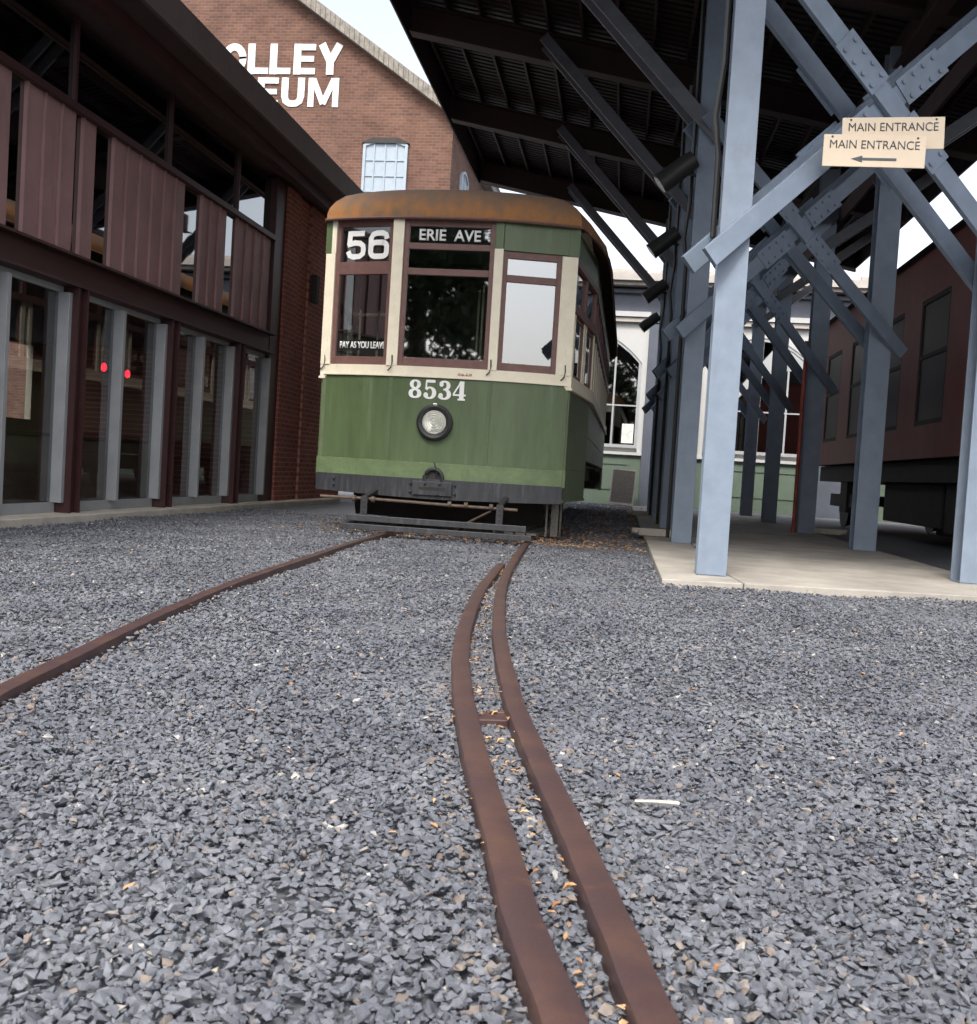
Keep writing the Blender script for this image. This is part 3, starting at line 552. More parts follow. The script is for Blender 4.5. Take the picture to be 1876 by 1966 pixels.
# ---- roof
def outline(grow):
    P = []
    for i in range(25): u = -1.315 + 2.63 * i / 24; P.append((u * (1 + grow), fv(u) * 1.0 - grow))
    R1 = [(1.47 + grow, .85), (1.575 + grow, 1.6), (1.60 + grow, 2.4)]
    front = [(x, y) for x, y in P]; right = R1 + [(1.60 + grow, LEN / 2)]
    half = front + right
    rear = [(-x, LEN - y) for x, y in front]; left = [(-x, LEN - y) for x, y in R1]
    r2 = [(x, LEN - y) for x, y in reversed(R1)]; l2 = [(-x, y) for x, y in reversed(R1)]
    return front + right + r2 + rear + left + [(-1.60 - grow, LEN / 2)] + l2
base = outline(.05); n0 = len(base); vs = []; fs = []
rings = [(0, .0, 3.345), (0, .0, 3.41), (.012, .02, 3.475), (.05, .06, 3.56), (.12, .12, 3.64), (.22, .22, 3.70), (.38, .40, 3.75), (.58, .65, 3.785), (.8, 1.0, 3.80), (.95, 1.3, 3.805)]
rings = [(-.02, 0, 3.33)] + rings
for a, sh, z in rings:
    for x, y in base: vs.append((x * (1 - a), LEN / 2 + (y - LEN / 2) * (1 - sh / (LEN / 2)), z))
for r in range(len(rings) - 1):
    for j in range(n0): fs.append((r * n0 + j, r * n0 + (j + 1) % n0, (r + 1) * n0 + (j + 1) % n0, (r + 1) * n0 + j))
fs.append(tuple(range((len(rings) - 1) * n0, len(rings) * n0)))
rm = MB(); rm.add(vs, fs); rf_ = rm.build('roof', M['canvas'], T, smooth=True)
drip = MB(); dp = outline(.058); 
for j in range(0, 25): pass
drip.tube([(x, y, 3.345) for x, y in dp[:29]], .014, 6); drip.build('roof_edge_bead', M['sash'], rf_, smooth=True)
# trolley pole on roof
MB().box(-.35, .35, 5.5, 6.6, 3.80, 3.90).tube([(0, 6, 3.9), (0, 12.6, 4.15)], .03, 8).build('trolley_pole', M['black'], T)
# ---- underframe, trucks, fender
MB().box(-1.25, 1.25, .35, LEN - .35, .66, .90).build('underframe', M['dark'], T)
for yc in (3.7, LEN - 3.7):
    tr = MB()
    for s in (-1, 1): tr.box(s * 1.05 - .05, s * 1.05 + .05, yc - 1.2, yc + 1.2, .42, .62).box(s * 1.05 - .09, s * 1.05 + .09, yc - .2, yc + .2, .35, .75)
    tr.box(-1.05, 1.05, yc - .15, yc + .15, .45, .65); to = tr.build('truck', M['dark'], T, bevel=.01)
    for yy in (-.8, .8):
        for s in (-1, 1): MB().lathe([(.39, -.02), (.36, .02), (.34, .1), (.3, .1), (.1, .06)], (s * .73 - .05 + .0, yc + yy, .40), 'x', 28).build('wheel', M['black'], to, smooth=True)
MB().box(-.95, -.75, .6, 2.5, .35, .6).box(.5, 1.1, 1.0, 2.3, .30, .62).build('equipment_box', M['dark'], T, bevel=.02)
MB().hexa([(-1.1, 1.0, .14), (1.1, 1.0, .14), (1.1, 1.04, .14), (-1.1, 1.04, .14), (-1.1, .7, .66), (1.1, .7, .66), (1.1, .74, .66), (-1.1, .74, .66)]).build('pilot_board', M['dark'], T)
fy = -.56
fo_ = MB().bar((-.78, fy, .178), (1.06, fy - .0, .175), .05, .062).build('fender_bar', M['bumper'], T, bevel=.004)
MB().bar((-.84, fy - .03, .092), (1.12, fy - .03, .088), .06, .055).build('fender_bar', M['bumper'], T, bevel=.004)
for x in (-.62, .78):
    h = MB().box(x - .035, x + .035, fy + .03, fy + .045, .06, .40); 
    for z in (.1, .15, .2, .25, .3, .35): h.lathe([(.001, -.006), (.009, -.004), (.01, 0)], (x, fy + .03, z), n=8)
    h.build('fender_hanger', M['black'], T)
    MB().bar((x, fy + .04, .385), (x, .3, .5), .05, .03).build('fender_arm', M['black'], T)
rd = MB().tube([(-1.12, -.40, .37), (-.6, -.43, .375), (.3, -.43, .36), (.95, -.42, .355)], .016, 8)
for x in (-.75, -.55, .25, .42, .68, .76): rd.lathe([(.02, -.02), (.032, -.018), (.032, .018), (.02, .02)], (x, -.43, .37), 'x', 10)
rd.build('fender_shaft', M['rustrod'], T, smooth=True)
MB().tube([(.68, -.42, .33), (.45, -.35, .2), (.3, -.2, .12)], .012, 6).build('fender_link', M['rustrod'], T)
for q_ in ((1.17, 1.19, .5, .52), (1.3, 1.32, .9, .92), (1.22, 1.30, .62, .68)): MB().box(*q_, .05, .47).build('step_hanger', M['wood'], T)
sk = empty('wooden_skid', (-1.25, 12.3, .05), -.05); tag(sk, 'weathered slatted wood skid lying under the trolley beside right rail', 'skid')
for k in range(4): MB().box(-.24 + k * .125, -.135 + k * .125, -.95, .35, .01, .032).build('slat', M['wood'], sk, bevel=.003)
MB().box(-.24, .24, -.8, -.7, -.035, .009).box(-.24, .24, .1, .2, -.035, .009).build('cross_bar', M['wood'], sk)

# ================================================================ LEFT BUILDING (glass front)
B = empty('glass_fronted_building', (-5.6, 5, 0)); tag(B, 'low museum building on left with grey window bays under a dark overhanging roof', 'building')
B.location = (0, 0, 0)
X0 = -5.6
tag(MB().box(-6.2, -5.28, -2, 18.3, -.1, .075).build('kerb', M['kerb'], bevel=.01), kind='structure')
ybay = [9.49 + 2.07 * k for k in range(-3, 3)]
for y in ybay:
    MB().box(X0 + .02, X0 + .16, y, y + .02, .075, 2.26).box(X0 + .075, X0 + .10, y + .02, y + .17, .075, 2.26).box(X0 + .02, X0 + .16, y + .17, y + .19, .075, 2.26).build('column', M['maroon'], B)
    MB().box(X0, X0 + .018, y, y + .19, .075, 2.26).build('column_backing', M['maroon'], B)
MB().box(X0 - .1, X0 + .06, 15.0, 15.42, .075, 4.86).build('corner_column', M['maroon'], B, bevel=.005)
def shop_window(y0, y1, z0, z1):
    d0, d1 = -.05, .0
    f = MB().box(X0 + d0, X0 + d1, y0, y1, z0, z0 + .1).box(X0 + d0, X0 + d1, y0, y1, z1 - .06, z1).box(X0 + d0, X0 + d1, y0, y0 + .05, z0 + .1, z1 - .06)
    f.box(X0 + d0, X0 + d1 + .095, y1 - .055, y1, z0 + .1, z1 - .06)
    fo = f.build('window_frame', M['alu'], B, bevel=.003)
    MB().box(X0 - .022, X0 - .016, y0 + .05, y1 - .06, z0 + .1, z1 - .06).build('pane', M['glass_dark'], fo)
for y in ybay[:-1]:
    shop_window(y + .19, y + 1.08, .075, 2.26); shop_window(y + 1.08, y + 2.07, .075, 2.26)
shop_window(ybay[-1] + .19, 15.0, .075, 2.26)
bm_ = MB().box(X0 - .1, X0 + .05, 3.0, 15.0, 2.26, 2.56).box(X0 + .05, X0 + .17, 3.0, 15.0, 2.26, 2.285).box(X0 + .05, X0 + .17, 3.0, 15.0, 2.535, 2.56)
bm_.build('floor_beam', M['maroon'], B)
# upper panels and slots
clusters = [(3.1, 4.1), (4.4, 6.2), (6.5, 8.5), (8.7, 9.55), (9.65, 9.93), (10.25, 12.0), (12.45, 13.28), (13.6, 14.95)]
for a, b in clusters:
    n_ = max(1, round((b - a) / .30)); s = (b - a) / n_
    for i in range(n_):
        y = a + i * s; MB().box(X0 - .05, X0 + .02, y, y + s - .012, 2.56, 3.93).box(X0 + .02, X0 + .045, y, y + .022, 2.56, 3.93).build('wall_panel', M['panel'], B)
for (a, b) in zip([c[1] for c in clusters[:-1]], [c[0] for c in clusters[1:]]):
    MB().box(X0 - .0, X0 + .006, a, b, 2.60, 3.93).build('slot_pane', M['glass_sky'], B); MB().box(X0 - .06, X0 + .03, a, b, 2.56, 2.60).build('slot_sill', M['alu'], B)
MB().box(X0 - .1, X0 + .09, 3.0, 15.0, 3.93, 4.0).build('transom_beam', M['maroon'], B)
MB().box(X0 - .045, X0 - .039, 3.0, 15.0, 4.0, 4.80).build('clerestory_pane', M['glass_sky'], B)
for y in ybay: MB().box(X0 - .06, X0 + .0, y + .05, y + .09, 4.0, 4.85).build('clerestory_mullion', M['maroon'], B)
# brick pier beyond, with shallow recessed strips
bw = MB().box(X0 - 3.5, X0 + .10, 15.42, 16.0, 0, 4.85).box(X0 - 3.5, X0 + .06, 16.0, 16.55, 0, 4.85).box(X0 - 3.5, X0 + .10, 16.55, 18.9, 0, 4.85)
bw.build('brick_wall', M['brick_x'], B)
MB().box(X0 + .11, X0 + .22, 16.6, 16.75, 3.3, 3.75).build('wall_lantern', M['dark'], B, bevel=.01)
# roof: sloping soffit and fascia
ya, yb = 2.6, 19.2
rfm = MB().hexa([(-9.6, ya, 4.22), (-4.95, ya, 5.02), (-4.95, yb, 5.02), (-9.6, yb, 4.22), (-9.6, ya, 4.45), (-4.95, ya, 5.24), (-4.95, yb, 5.24), (-9.6, yb, 4.45)])
rfo = rfm.build('roof', M['soffit'], B)
MB().box(-4.949, -4.90, ya - .02, yb + .02, 4.97, 5.30).build('fascia', M['fascia'], rfo); MB().box(-5.3, -5.22, ya, yb, 4.80, 4.955).build('soffit_strip', M['maroon'], rfo)
# interior room
bwl = MB().box(-9.6, -9.5, 3, 18, 0, 1.1).box(-9.6, -9.5, 3, 18, 2.25, 4.15)
for k in range(8): bwl.box(-9.6, -9.5, 3 + k * 2.05, 3.9 + k * 2.05 - (.25 if k == 7 else 0), 1.1, 2.25)
bwl.box(-9.5, -5.75, 3.0, 3.1, 0, 4.15).box(-9.5, -5.75, 17.9, 18, 0, 4.15).build('inner_wall', M['beige'], B); MB().box(-9.5, -5.75, 3.1, 17.9, .0, .06).build('inner_floor', M['inside'], B)
MB().box(-9.5, -5.75, 3.1, 15.4, 2.3, 2.5).build('mezzanine', M['dark'], B)
for i, (y, x) in enumerate([(9.9, -6.5), (12.3, -6.6)]):
    c = empty('display_cabinet', (x, y, .06)); tag(c, ['tan display cabinet behind the leftmost window', 'tan display cabinet behind the second window bay'][i], 'cabinet', 'cabinets inside the glass front')
    MB().box(-.35, .35, -.5, .5, 0, .75).build('carcass', M['cardboard'], c, bevel=.01); MB().box(-.38, .38, -.53, .53, .75, .79).build('top', M['inside'], c); MB().box(.35, .362, -.45, .45, .05, .36).box(.35, .362, -.45, .45, .39, .70).build('drawer', M['cardboard'], c, bevel=.004)
for i, (y, z) in enumerate([(11.70, 1.684), (12.28, 1.661)]):
    r_ = empty('red_lamp', (-6.35, y, z)); tag(r_, ['small red glowing lamp seen through the second window, upper left', 'small red glowing lamp seen through the third window, lower right'][i], 'lamp', 'red lamps behind the glass')
    MB().lathe([(.008, .05), (.024, .035), (.032, 0), (.024, -.035), (.008, -.05)], (0, 0, 0), 'z', 14).build('bulb', M['redlamp'], r_, smooth=True); MB().tube([(0, 0, .05), (0, 0, 2.23 - z + .06)], .006, 6).build('cord', M['black'], r_)

# ================================================================ GABLED BRICK BUILDING
G = empty('gabled_brick_building', (0, 0, 0)); tag(G, 'tall red brick mill building with gable and painted white lettering', 'building')
gx1 = -7.5; cx_ = -18.5; gx0 = 2 * cx_ - gx1; zE = 13.55; sl2 = .69; zP = zE + (gx1 - cx_) * sl2; gy0, gy1 = 38.0, 75.0
MB().add([(gx0, gy0, 0), (gx1, gy0, 0), (gx1, gy0, zE), (cx_, gy0, zP), (gx0, gy0, zE), (gx0, gy0 + .4, 0), (gx1 - .01, gy0 + .4, 0), (gx1 - .01, gy0 + .4, zE), (cx_, gy0 + .4, zP), (gx0, gy0 + .4, zE)],
  [(0, 1, 2, 3, 4), (9, 8, 7, 6, 5), (0, 5, 6, 1), (1, 6, 7, 2), (2, 7, 8, 3), (3, 8, 9, 4), (4, 9, 5, 0)]).build('gable_wall', M['brick_y'], G)
MB().box(gx1 - .4, gx1 + .002, gy0 + .41, gy1, 0, zE - .1).build('side_wall', M['brick_yx'], G); MB().box(gx0, gx1 - .4, gy1 - .4, gy1, 0, zE - .1).box(gx0, gx0 + .4, gy0 + .41, gy1 - .4, 0, zE - .1).build('rear_wall', M['brick_y'], G)
ov = .35; ro = MB()
for s, xe in ((1, gx1 + .35), (-1, gx0 - .35)):
    ze = zE - .35 * sl2
    ro.hexa([(xe, gy0 - .3, ze), (cx_, gy0 - .3, zP), (cx_, gy1, zP), (xe, gy1, ze), (xe, gy0 - .3, ze + .30), (cx_, gy0 - .3, zP + .30), (cx_, gy1, zP + .30), (xe, gy1, ze + .30)])
ro.build('roof', M['soffit'], G)
cop = MB(); nst = 60
for i in range(nst):
    t0, t1 = i / nst, (i + .93) / nst
    xa = gx1 + .4 + (cx_ - gx1 - .4) * t0; xb = gx1 + .4 + (cx_ - gx1 - .4) * t1; za = zE - .4 * sl2 + (zP - zE + .4 * sl2) * t0; zb = zE - .4 * sl2 + (zP - zE + .4 * sl2) * t1
    cop.hexa([(xa, gy0 - .42, za - .12), (xb, gy0 - .42, zb - .12), (xb, gy0 - .05, zb - .12), (xa, gy0 - .05, za - .12), (xa, gy0 - .42, za + .34), (xb, gy0 - .42, zb + .34), (xb, gy0 - .05, zb + .34), (xa, gy0 - .05, za + .34)])
cop.build('rake_coping', M['stone'], G); MB().box(gx1 + .01, gx1 + .36, gy0 - .05, gy1, zE - .5, zE - .2).build('eave_gutter', M['stone'], G)
GW = .24
GL = {'T': [[(0, .88, GW), (1, .88, GW)], [(.5, .76, .26), (.5, 0, .26)]],
 'L': [[(.15, 1, .27), (.15, 0, .27)], [(.28, .11, .22), (.98, .11, .22)]],
 'E': [[(.15, 1, .27), (.15, 0, .27)], [(.28, .11, .22), (1, .11, .22)], [(.28, .51, .2), (.93, .51, .2)], [(.28, .89, .22), (1, .89, .22)]],
 'Y': [[(.11, 1.0, .27), (.5, .42, .27)], [(.89, 1.0, .27), (.5, .42, .27)], [(.5, .5, .27), (.5, 0, .27)]],
 'U': [[(.14, 1, .27), (.14, .36, .27), (.2, .19, .26), (.35, .11, .24), (.5, .1, .23), (.65, .11, .24), (.8, .19, .26), (.86, .36, .27), (.86, 1, .27)]],
 'M': [[(.11, 0, .23), (.11, 1, .23)], [(.89, 0, .23), (.89, 1, .23)], [(.17, .96, .22), (.5, .10, .22)], [(.83, .96, .22), (.5, .10, .22)]],
 'O': [[(.5 + .37 * math.cos(a), .5 + .39 * math.sin(a), .26) for a in np.linspace(0, 2 * math.pi * 1.03, 26)]],
 'R': [[(.15, 0, .27), (.15, 1, .27)], [(.28, .89, .2), (.66, .88, .22), (.84, .78, .24), (.86, .66, .24), (.78, .53, .24), (.6, .47, .2), (.28, .46, .2)], [(.6, .42, .25), (.9, 0, .27)]],
 'S': [[(.86, .72, .2), (.78, .85, .22), (.5, .9, .2), (.2, .83, .24), (.15, .68, .25), (.3, .56, .24), (.65, .46, .24), (.85, .32, .25), (.8, .16, .24), (.5, .09, .2), (.2, .15, .22), (.12, .3, .2)]]}
def wall_word(word, cells, z0, h):
    mb = MB()
    for ch, (a, b) in zip(word, cells): ribbons(mb, [[(a + p * (b - a), z0 + q * h, r * h * .92) for p, q, r in st] for st in GL[ch]], Matrix(((1, 0, 0, 0), (0, 0, -1, gy0 - .004), (0, 1, 0, 0), (0, 0, 0, 1))), ext=.03, dz=.004)
    mb.build('lettering', M['wall_paint'], G)
wall_word('TROLLEY', [(-18.2, -17.4), (-17.35, -16.5), (-16.45, -15.52), (-15.43, -14.62), (-14.57, -13.76), (-13.65, -12.83), (-12.70, -11.82)], 14.98, 1.12)
wall_word('MUSEUM', [(-18.2, -17.05), (-16.9, -16.05), (-15.95, -15.1), (-15.0, -14.2), (-14.07, -13.2), (-13.07, -11.86)], 13.80, 1.06)
def arch_window(par, x0, x1, z0, z1, rise, y, mfill, glassy, rows, cols, frw=.1, nm_='window', axis='y', dep=.1):
    # segmental-arched window in a wall facing -Y (axis y) or +X (axis x)
    def Q(a, d, z): return (a, y - d, z) if axis == 'y' else (y + d, a, z)
    n = 10; xm = (x0 + x1) / 2; hw = (x1 - x0) / 2
    top = lambda x, k=0.0: z1 + rise * (1 - ((x - xm) / hw) ** 2) - k
    def slabm(mb, xs, lo, hi, d0, d1):
        for a, b in zip(xs[:-1], xs[1:]):
            mb.hexa([Q(a, d1, lo(a)), Q(b, d1, lo(b)), Q(b, d0, lo(b)), Q(a, d0, lo(a)), Q(a, d1, hi(a)), Q(b, d1, hi(b)), Q(b, d0, hi(b)), Q(a, d0, hi(a))])
    xs = [x0 + frw + (x1 - x0 - 2 * frw) * i / n for i in range(n + 1)]
    f = MB(); slabm(f, [x0, x0 + frw], lambda x: z0, top, 0, dep); slabm(f, [x1 - frw, x1], lambda x: z0, top, 0, dep)
    slabm(f, xs, lambda x: top(x, frw), top, 0, dep); slabm(f, xs, lambda x: z0, lambda x: z0 + frw, 0, dep)
    fo = f.build(nm_, M['shutter'] if not glassy else M['alu'], par)
    p = MB(); slabm(p, xs, lambda x: z0 + frw, lambda x: top(x, frw), .01, .035); p.build('pane', mfill, fo)
    mu = MB()
    for c in range(1, cols): a = x0 + (x1 - x0) * c / cols; slabm(mu, [a - .025, a + .025], lambda x: z0 + frw, lambda x: top(x, frw), .036, .075)
    for r in range(1, rows): zz = z0 + (z1 - z0) * r / rows; slabm(mu, [x0 + frw, x1 - frw], lambda x: zz - .02, lambda x: zz + .02, .036, .07)
    mu.build('glazing_bar', M['shutter'] if not glassy else M['alu'], fo); return fo
for zb, zt in [(9.6, 12.45), (5.2, 8.2)]:
    for xc in (-9.97, -14.2, -18.5, -22.8):
        arch_window(G, xc - .84, xc + .84, zb, zt, .18, gy0, M['shutter'], False, 5, 4)
        MB().hexa([(xc - .9, gy0 - .13, zt + .04), (xc + .9, gy0 - .13, zt + .04), (xc + .9, gy0 - .001, zt + .04), (xc - .9, gy0 - .001, zt + .04), (xc - .5, gy0 - .13, zt + .24), (xc + .5, gy0 - .13, zt + .24), (xc + .5, gy0 - .001, zt + .24), (xc - .5, gy0 - .001, zt + .24)]).build('window_hood', M['dark'], G)
    for k in range(8):
        yc = 40.6 + 4.2 * k
        arch_window(G, yc - .75, yc + .75, zb - .3, zt - .5, .3, gx1 + .003, M['shutter'], False, 4, 2, axis='x')

# ================================================================ REAR BUILDING (arched windows)
Rb = empty('arched_window_building', (0, 0, 0)); tag(Rb, 'white and sage green building with tall arched windows behind the trolley', 'building')
ry = 30.0
MB().box(-9.0, 12, ry + .16, ry + .5, 0, 6.3).build('wall', M['wallwhite'], Rb)
bays = [-6.35, -1.58, 3.2, 7.97]
for bx in bays:
    # stucco panel with arched opening
    hw = 1.48; z0, z1, rise = 1.62, 4.02, .85; n = 16
    pn = MB(); xs = [bx - hw + 2 * hw * i / n for i in range(n + 1)]; top = lambda x: z1 + rise * (1 - ((x - bx) / hw) ** 2)
    for a, b in zip(xs[:-1], xs[1:]): pn.hexa([(a, ry, top(a)), (b, ry, top(b)), (b, ry + .15, top(b)), (a, ry + .15, top(a)), (a, ry, 5.16), (b, ry, 5.16), (b, ry + .15, 5.16), (a, ry + .15, 5.16)])
    pn.box(bx - 1.62, bx - hw, ry, ry + .15, 1.5, 5.16).box(bx + hw, bx + 1.62, ry, ry + .15, 1.5, 5.16); pn.build('arch_panel', M['wallwhite'], Rb)
    MB().box(bx - hw, bx + hw, ry + .14, ry + .158, 1.62, 4.9).build('window_backing', M['dark'], Rb)
    arch_window(Rb, bx - hw, bx + hw, z0, z1, rise, ry + .13, M['glass_arch'], True, 2, 4, .09, dep=.1)
    MB().box(bx - 1.66, bx + 1.66, ry - .09, ry + .15, 1.42, 1.50).build('sill', M['wallwhite'], Rb)
    MB().box(bx - 1.62, bx + 1.62, ry, ry + .15, .05, 1.41).build('lower_panel', M['wallgreen'], Rb); pm = MB()
    pm.box(bx - 1.3, bx + 1.3, ry - .025, ry - .001, 1.14, 1.2).box(bx - 1.3, bx + 1.3, ry - .025, ry - .001, .42, .48).box(bx - 1.3, bx - 1.24, ry - .025, ry - .001, .48, 1.14).box(bx + 1.24, bx + 1.3, ry - .025, ry - .001, .48, 1.14).box(bx - 1.62, bx + 1.62, ry - .05, ry - .001, .0, .2)
    pm.build('panel_moulding', M['wallgreen'], Rb)
    MB().box(bx - 1.62, bx + 1.62, ry - .14, ry + .1, 5.16, 5.28).build('cornice', M['gutter'], Rb); MB().box(bx - 1.64, bx + 1.64, ry - .2, ry + .1, 5.30, 5.44).build('cornice', M['wallwhite'], Rb)
    MB().box(bx + 1.625, bx + 3.14, ry - .12, ry + .1, 0, 5.45).build('pilaster', M['bluegrey'], Rb); 
MB().box(-9, 12, ry - .1, ry + .15, 5.452, 6.1).build('frieze', M['bluegrey'], Rb); MB().box(-9, 12, ry - .25, ry - .105, 5.95, 6.05).build('frieze_moulding', M['bluegrey'], Rb)
MB().box(-9.2, 12.2, ry - .55, ry + .5, 6.12, 6.22).box(-9.2, 12.2, ry - .7, ry - .45, 6.222, 6.42).build('gutter', M['gutter'], Rb)
rr = MB().hexa([(-9.2, ry - .5, 6.43), (12.2, ry - .5, 6.43), (12.2, ry + 8, 6.6), (-9.2, ry + 8, 6.6), (-9.2, ry - .5, 6.47), (12.2, ry - .5, 6.47), (12.2, ry + 8, 6.75), (-9.2, ry + 8, 6.75)]); 
for k in range(12): rr.box(-8.8 + k * 1.8, -7.3 + k * 1.8, ry - .46, ry - .3, 6.472, 6.56)
rr.build('roof', M['gutter'], Rb)
pp = MB().box(-.55, -.22, ry + .04, ry + .05, 1.75, 2.30); po = pp.build('poster', M['paper'], None); tag(po, 'white paper notice in the lower corner of the arched window', 'notice')
# leaning grille panel
gp = empty('grille_panel', (-.43, ry - .75, .02), .03); tag(gp, 'grey perforated metal grille leaning against the green wall', 'grille')
gp.rotation_euler = (-.12, .05, .03)
fr = MB().box(-.34, .34, -.02, .02, 0, .05).box(-.34, .34, -.02, .02, .95, 1.0).box(-.34, -.30, -.02, .02, .05, .95).box(.30, .34, -.02, .02, .05, .95); fr.build('frame', M['mesh'], gp)
ms = MB()
for i in range(-13, 27):
    a = i * .05; 
    for s in (1, -1):
        p0 = Vector((-.30, 0, .05 + a)) if s == 1 else Vector((.30, 0, .05 + a)); d = Vector((.60 * s, 0, .60)); t0 = max(0, (.05 - p0.z) / .6); t1 = min(1, (.95 - p0.z) / .6)
        if t1 > t0: ms.bar(p0 + d * t0, p0 + d * t1, .006, .014, up=(0, 1, 0))
ms.build('wire_mesh', M['mesh'], gp); MB().box(-.3, .3, .012, .016, .05, .95).build('backing', M['dark'], gp)

# ================================================================ CANOPY
Cn = empty('train_shed_canopy', (0, 0, 0), K); Cn.rotation_euler = (0, 0, K); tag(Cn, 'blue grey steel canopy with crossed braces over the platform and trolley', 'canopy')
# children are built in canopy coordinates (x', y)
LY = [8.1, 12.1, 15.6, 19.6, 23.4]; RY = [9.1, 13.08, 17.1, 21.2, 25.0]; LX, RX = .715, 2.93
zb_ = lambda x: 6.57 - .203 * x
def hpost(x, y, wd_, ztop):
    h = wd_ / 2; t = .014
    mb = MB().box(x - h, x + h, y - h, y - h + t, .054, ztop).box(x - h, x + h, y + h - t, y + h, .054, ztop).box(x - .006, x + .006, y - h + t, y + h - t, .054, ztop)
    mb.box(x - h + .004, x + h - .004, y - h + t, y - h + t + .001, .054, ztop)
    po_ = mb.build('post', M['steel'], Cn, bevel=.003)
    MB().box(x - h - .0, x + h + .0, y - h - .0, y + h, .0535, .062).build('base_plate', M['steel'], po_); return po_
for y in LY: hpost(LX, y, .22, zb_(LX) + .02)
for y in RY: hpost(RX, y, .26, zb_(RX) + .02)
def bolts(mb, c, along, across, n, s0, step, rows, face):
    for i in range(n):
        for r in rows:
            p = Vector(c) + along * (s0 + i * step) + across * r
            mb.tube([p, p + face * .022], .019, 8)
for i, (ly, ry_) in enumerate(zip(LY, RY)):
    a0 = Vector((LX, ly, 0)); a1 = Vector((RX, ry_, 0)); dx = (a1 - a0); L = dx.length; e = dx / L; nrm = Vector((e.y, -e.x, 0))
    P = lambda s, z, off: a0 + e * s + nrm * off + Vector((0, 0, z))
    zc = 3.70; half = L / 2; s_c = half * .93
    for off in (.165, -.165):
        A0 = P(-.28, zc - (s_c + .28) * .93, off); A1 = P(L + .15, zc + (L + .15 - s_c) * .93, off)
        MB().bar(A0, A1, .05, .155, up=(0, 0, 1)).build('brace', M['steel'], Cn, bevel=.004)
        o2 = off * 1.34; B0 = P(-.15, zc + (s_c + .15) * .86, o2); B1 = P(L + .2, zc - (L + .2 - s_c) * .86, o2)
        MB().bar(B0, B1, .05, .155, up=(0, 0, 1)).build('brace', M['steel'], Cn, bevel=.004)
        # splice plates and bolts round the crossing
        ua = (A1 - A0).normalized(); ub = (B1 - B0).normalized(); sgn = 1 if off > 0 else -1; f = nrm * sgn
        cA = P(s_c, zc, off + sgn * .030); cB = P(s_c, zc, o2 + sgn * .030)
        for u_, c_, v_ in ((ua, cA, ub), (ub, cB, ua)):
            ac = u_.cross(nrm).normalized()
            for sd in (-1, 1):
                pl = MB().bar(c_ + u_ * (sd * .16), c_ + u_ * (sd * .62), .012, .21, up=(0, 0, 1)); bolts(pl, c_, u_ * sd, ac, 4, .22, .11, (-.06, .06), f)
                pl.build('splice_plate', M['steel'], Cn)
    for off in (.165, -.165):      # left brace up to the cantilevered roof
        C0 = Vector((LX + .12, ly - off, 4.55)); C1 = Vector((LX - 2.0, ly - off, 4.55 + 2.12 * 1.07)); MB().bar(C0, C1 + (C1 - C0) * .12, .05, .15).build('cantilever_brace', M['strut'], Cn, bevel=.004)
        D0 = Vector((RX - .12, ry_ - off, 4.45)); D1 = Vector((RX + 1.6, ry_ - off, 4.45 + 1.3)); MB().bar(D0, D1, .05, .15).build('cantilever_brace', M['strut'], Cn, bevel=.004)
    # conduit and drain pipe on the left flank of the post
    if i < 4:
        MB().tube([(LX - .15, ly + .02, .1 if i else 2.6), (LX - .15, ly + .02, 3.2), (LX - .19, ly + .02, 3.5), (LX - .15, ly + .02, 3.9), (LX - .15, ly + .02, 6.3)], .022, 8).build('conduit', M['flood'], Cn, smooth=True)
# roof: cross beams, purlins, ribbed deck (built sloping down to the right)
xl, xr = -3.62, 4.75
def sloped(mb, x0, x1, y0, y1, h0, h1):   # between underside offsets h0..h1 above zb_
    return mb.hexa([(x0, y0, zb_(x0) + h0), (x1, y0, zb_(x1) + h0), (x1, y1, zb_(x1) + h0), (x0, y1, zb_(x0) + h0), (x0, y0, zb_(x0) + h1), (x1, y0, zb_(x1) + h1), (x1, y1, zb_(x1) + h1), (x0, y1, zb_(x0) + h1)])
for y in [5.6, 8.1, 12.1, 15.9, 19.8, 23.9]:
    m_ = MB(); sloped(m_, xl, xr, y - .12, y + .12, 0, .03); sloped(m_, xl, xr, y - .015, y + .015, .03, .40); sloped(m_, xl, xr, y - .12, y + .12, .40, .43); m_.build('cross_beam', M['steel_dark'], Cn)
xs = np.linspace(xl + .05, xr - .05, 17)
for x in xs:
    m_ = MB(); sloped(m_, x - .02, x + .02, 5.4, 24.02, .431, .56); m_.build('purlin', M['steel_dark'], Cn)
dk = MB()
ny = 115; y_ = 5.4; st_ = (24.1 - 5.4) / ny  # front end run forward out of view to shade the braces
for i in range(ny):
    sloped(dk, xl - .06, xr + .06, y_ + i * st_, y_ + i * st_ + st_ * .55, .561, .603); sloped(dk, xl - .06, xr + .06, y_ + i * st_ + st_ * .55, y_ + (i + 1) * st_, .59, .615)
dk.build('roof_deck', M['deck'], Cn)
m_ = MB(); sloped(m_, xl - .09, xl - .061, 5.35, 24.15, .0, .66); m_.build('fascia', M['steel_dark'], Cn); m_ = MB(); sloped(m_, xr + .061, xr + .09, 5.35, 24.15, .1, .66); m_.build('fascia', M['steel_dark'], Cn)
m_ = MB(); sloped(m_, xl - .06, xr + .06, 24.02, 24.1, .0, .56); m_.build('end_fascia', M['steel_dark'], Cn); m_ = MB(); sloped(m_, xl - .06, xr + .06, 5.35, 5.39, .0, .60); m_.build('end_fascia', M['steel_dark'], Cn)
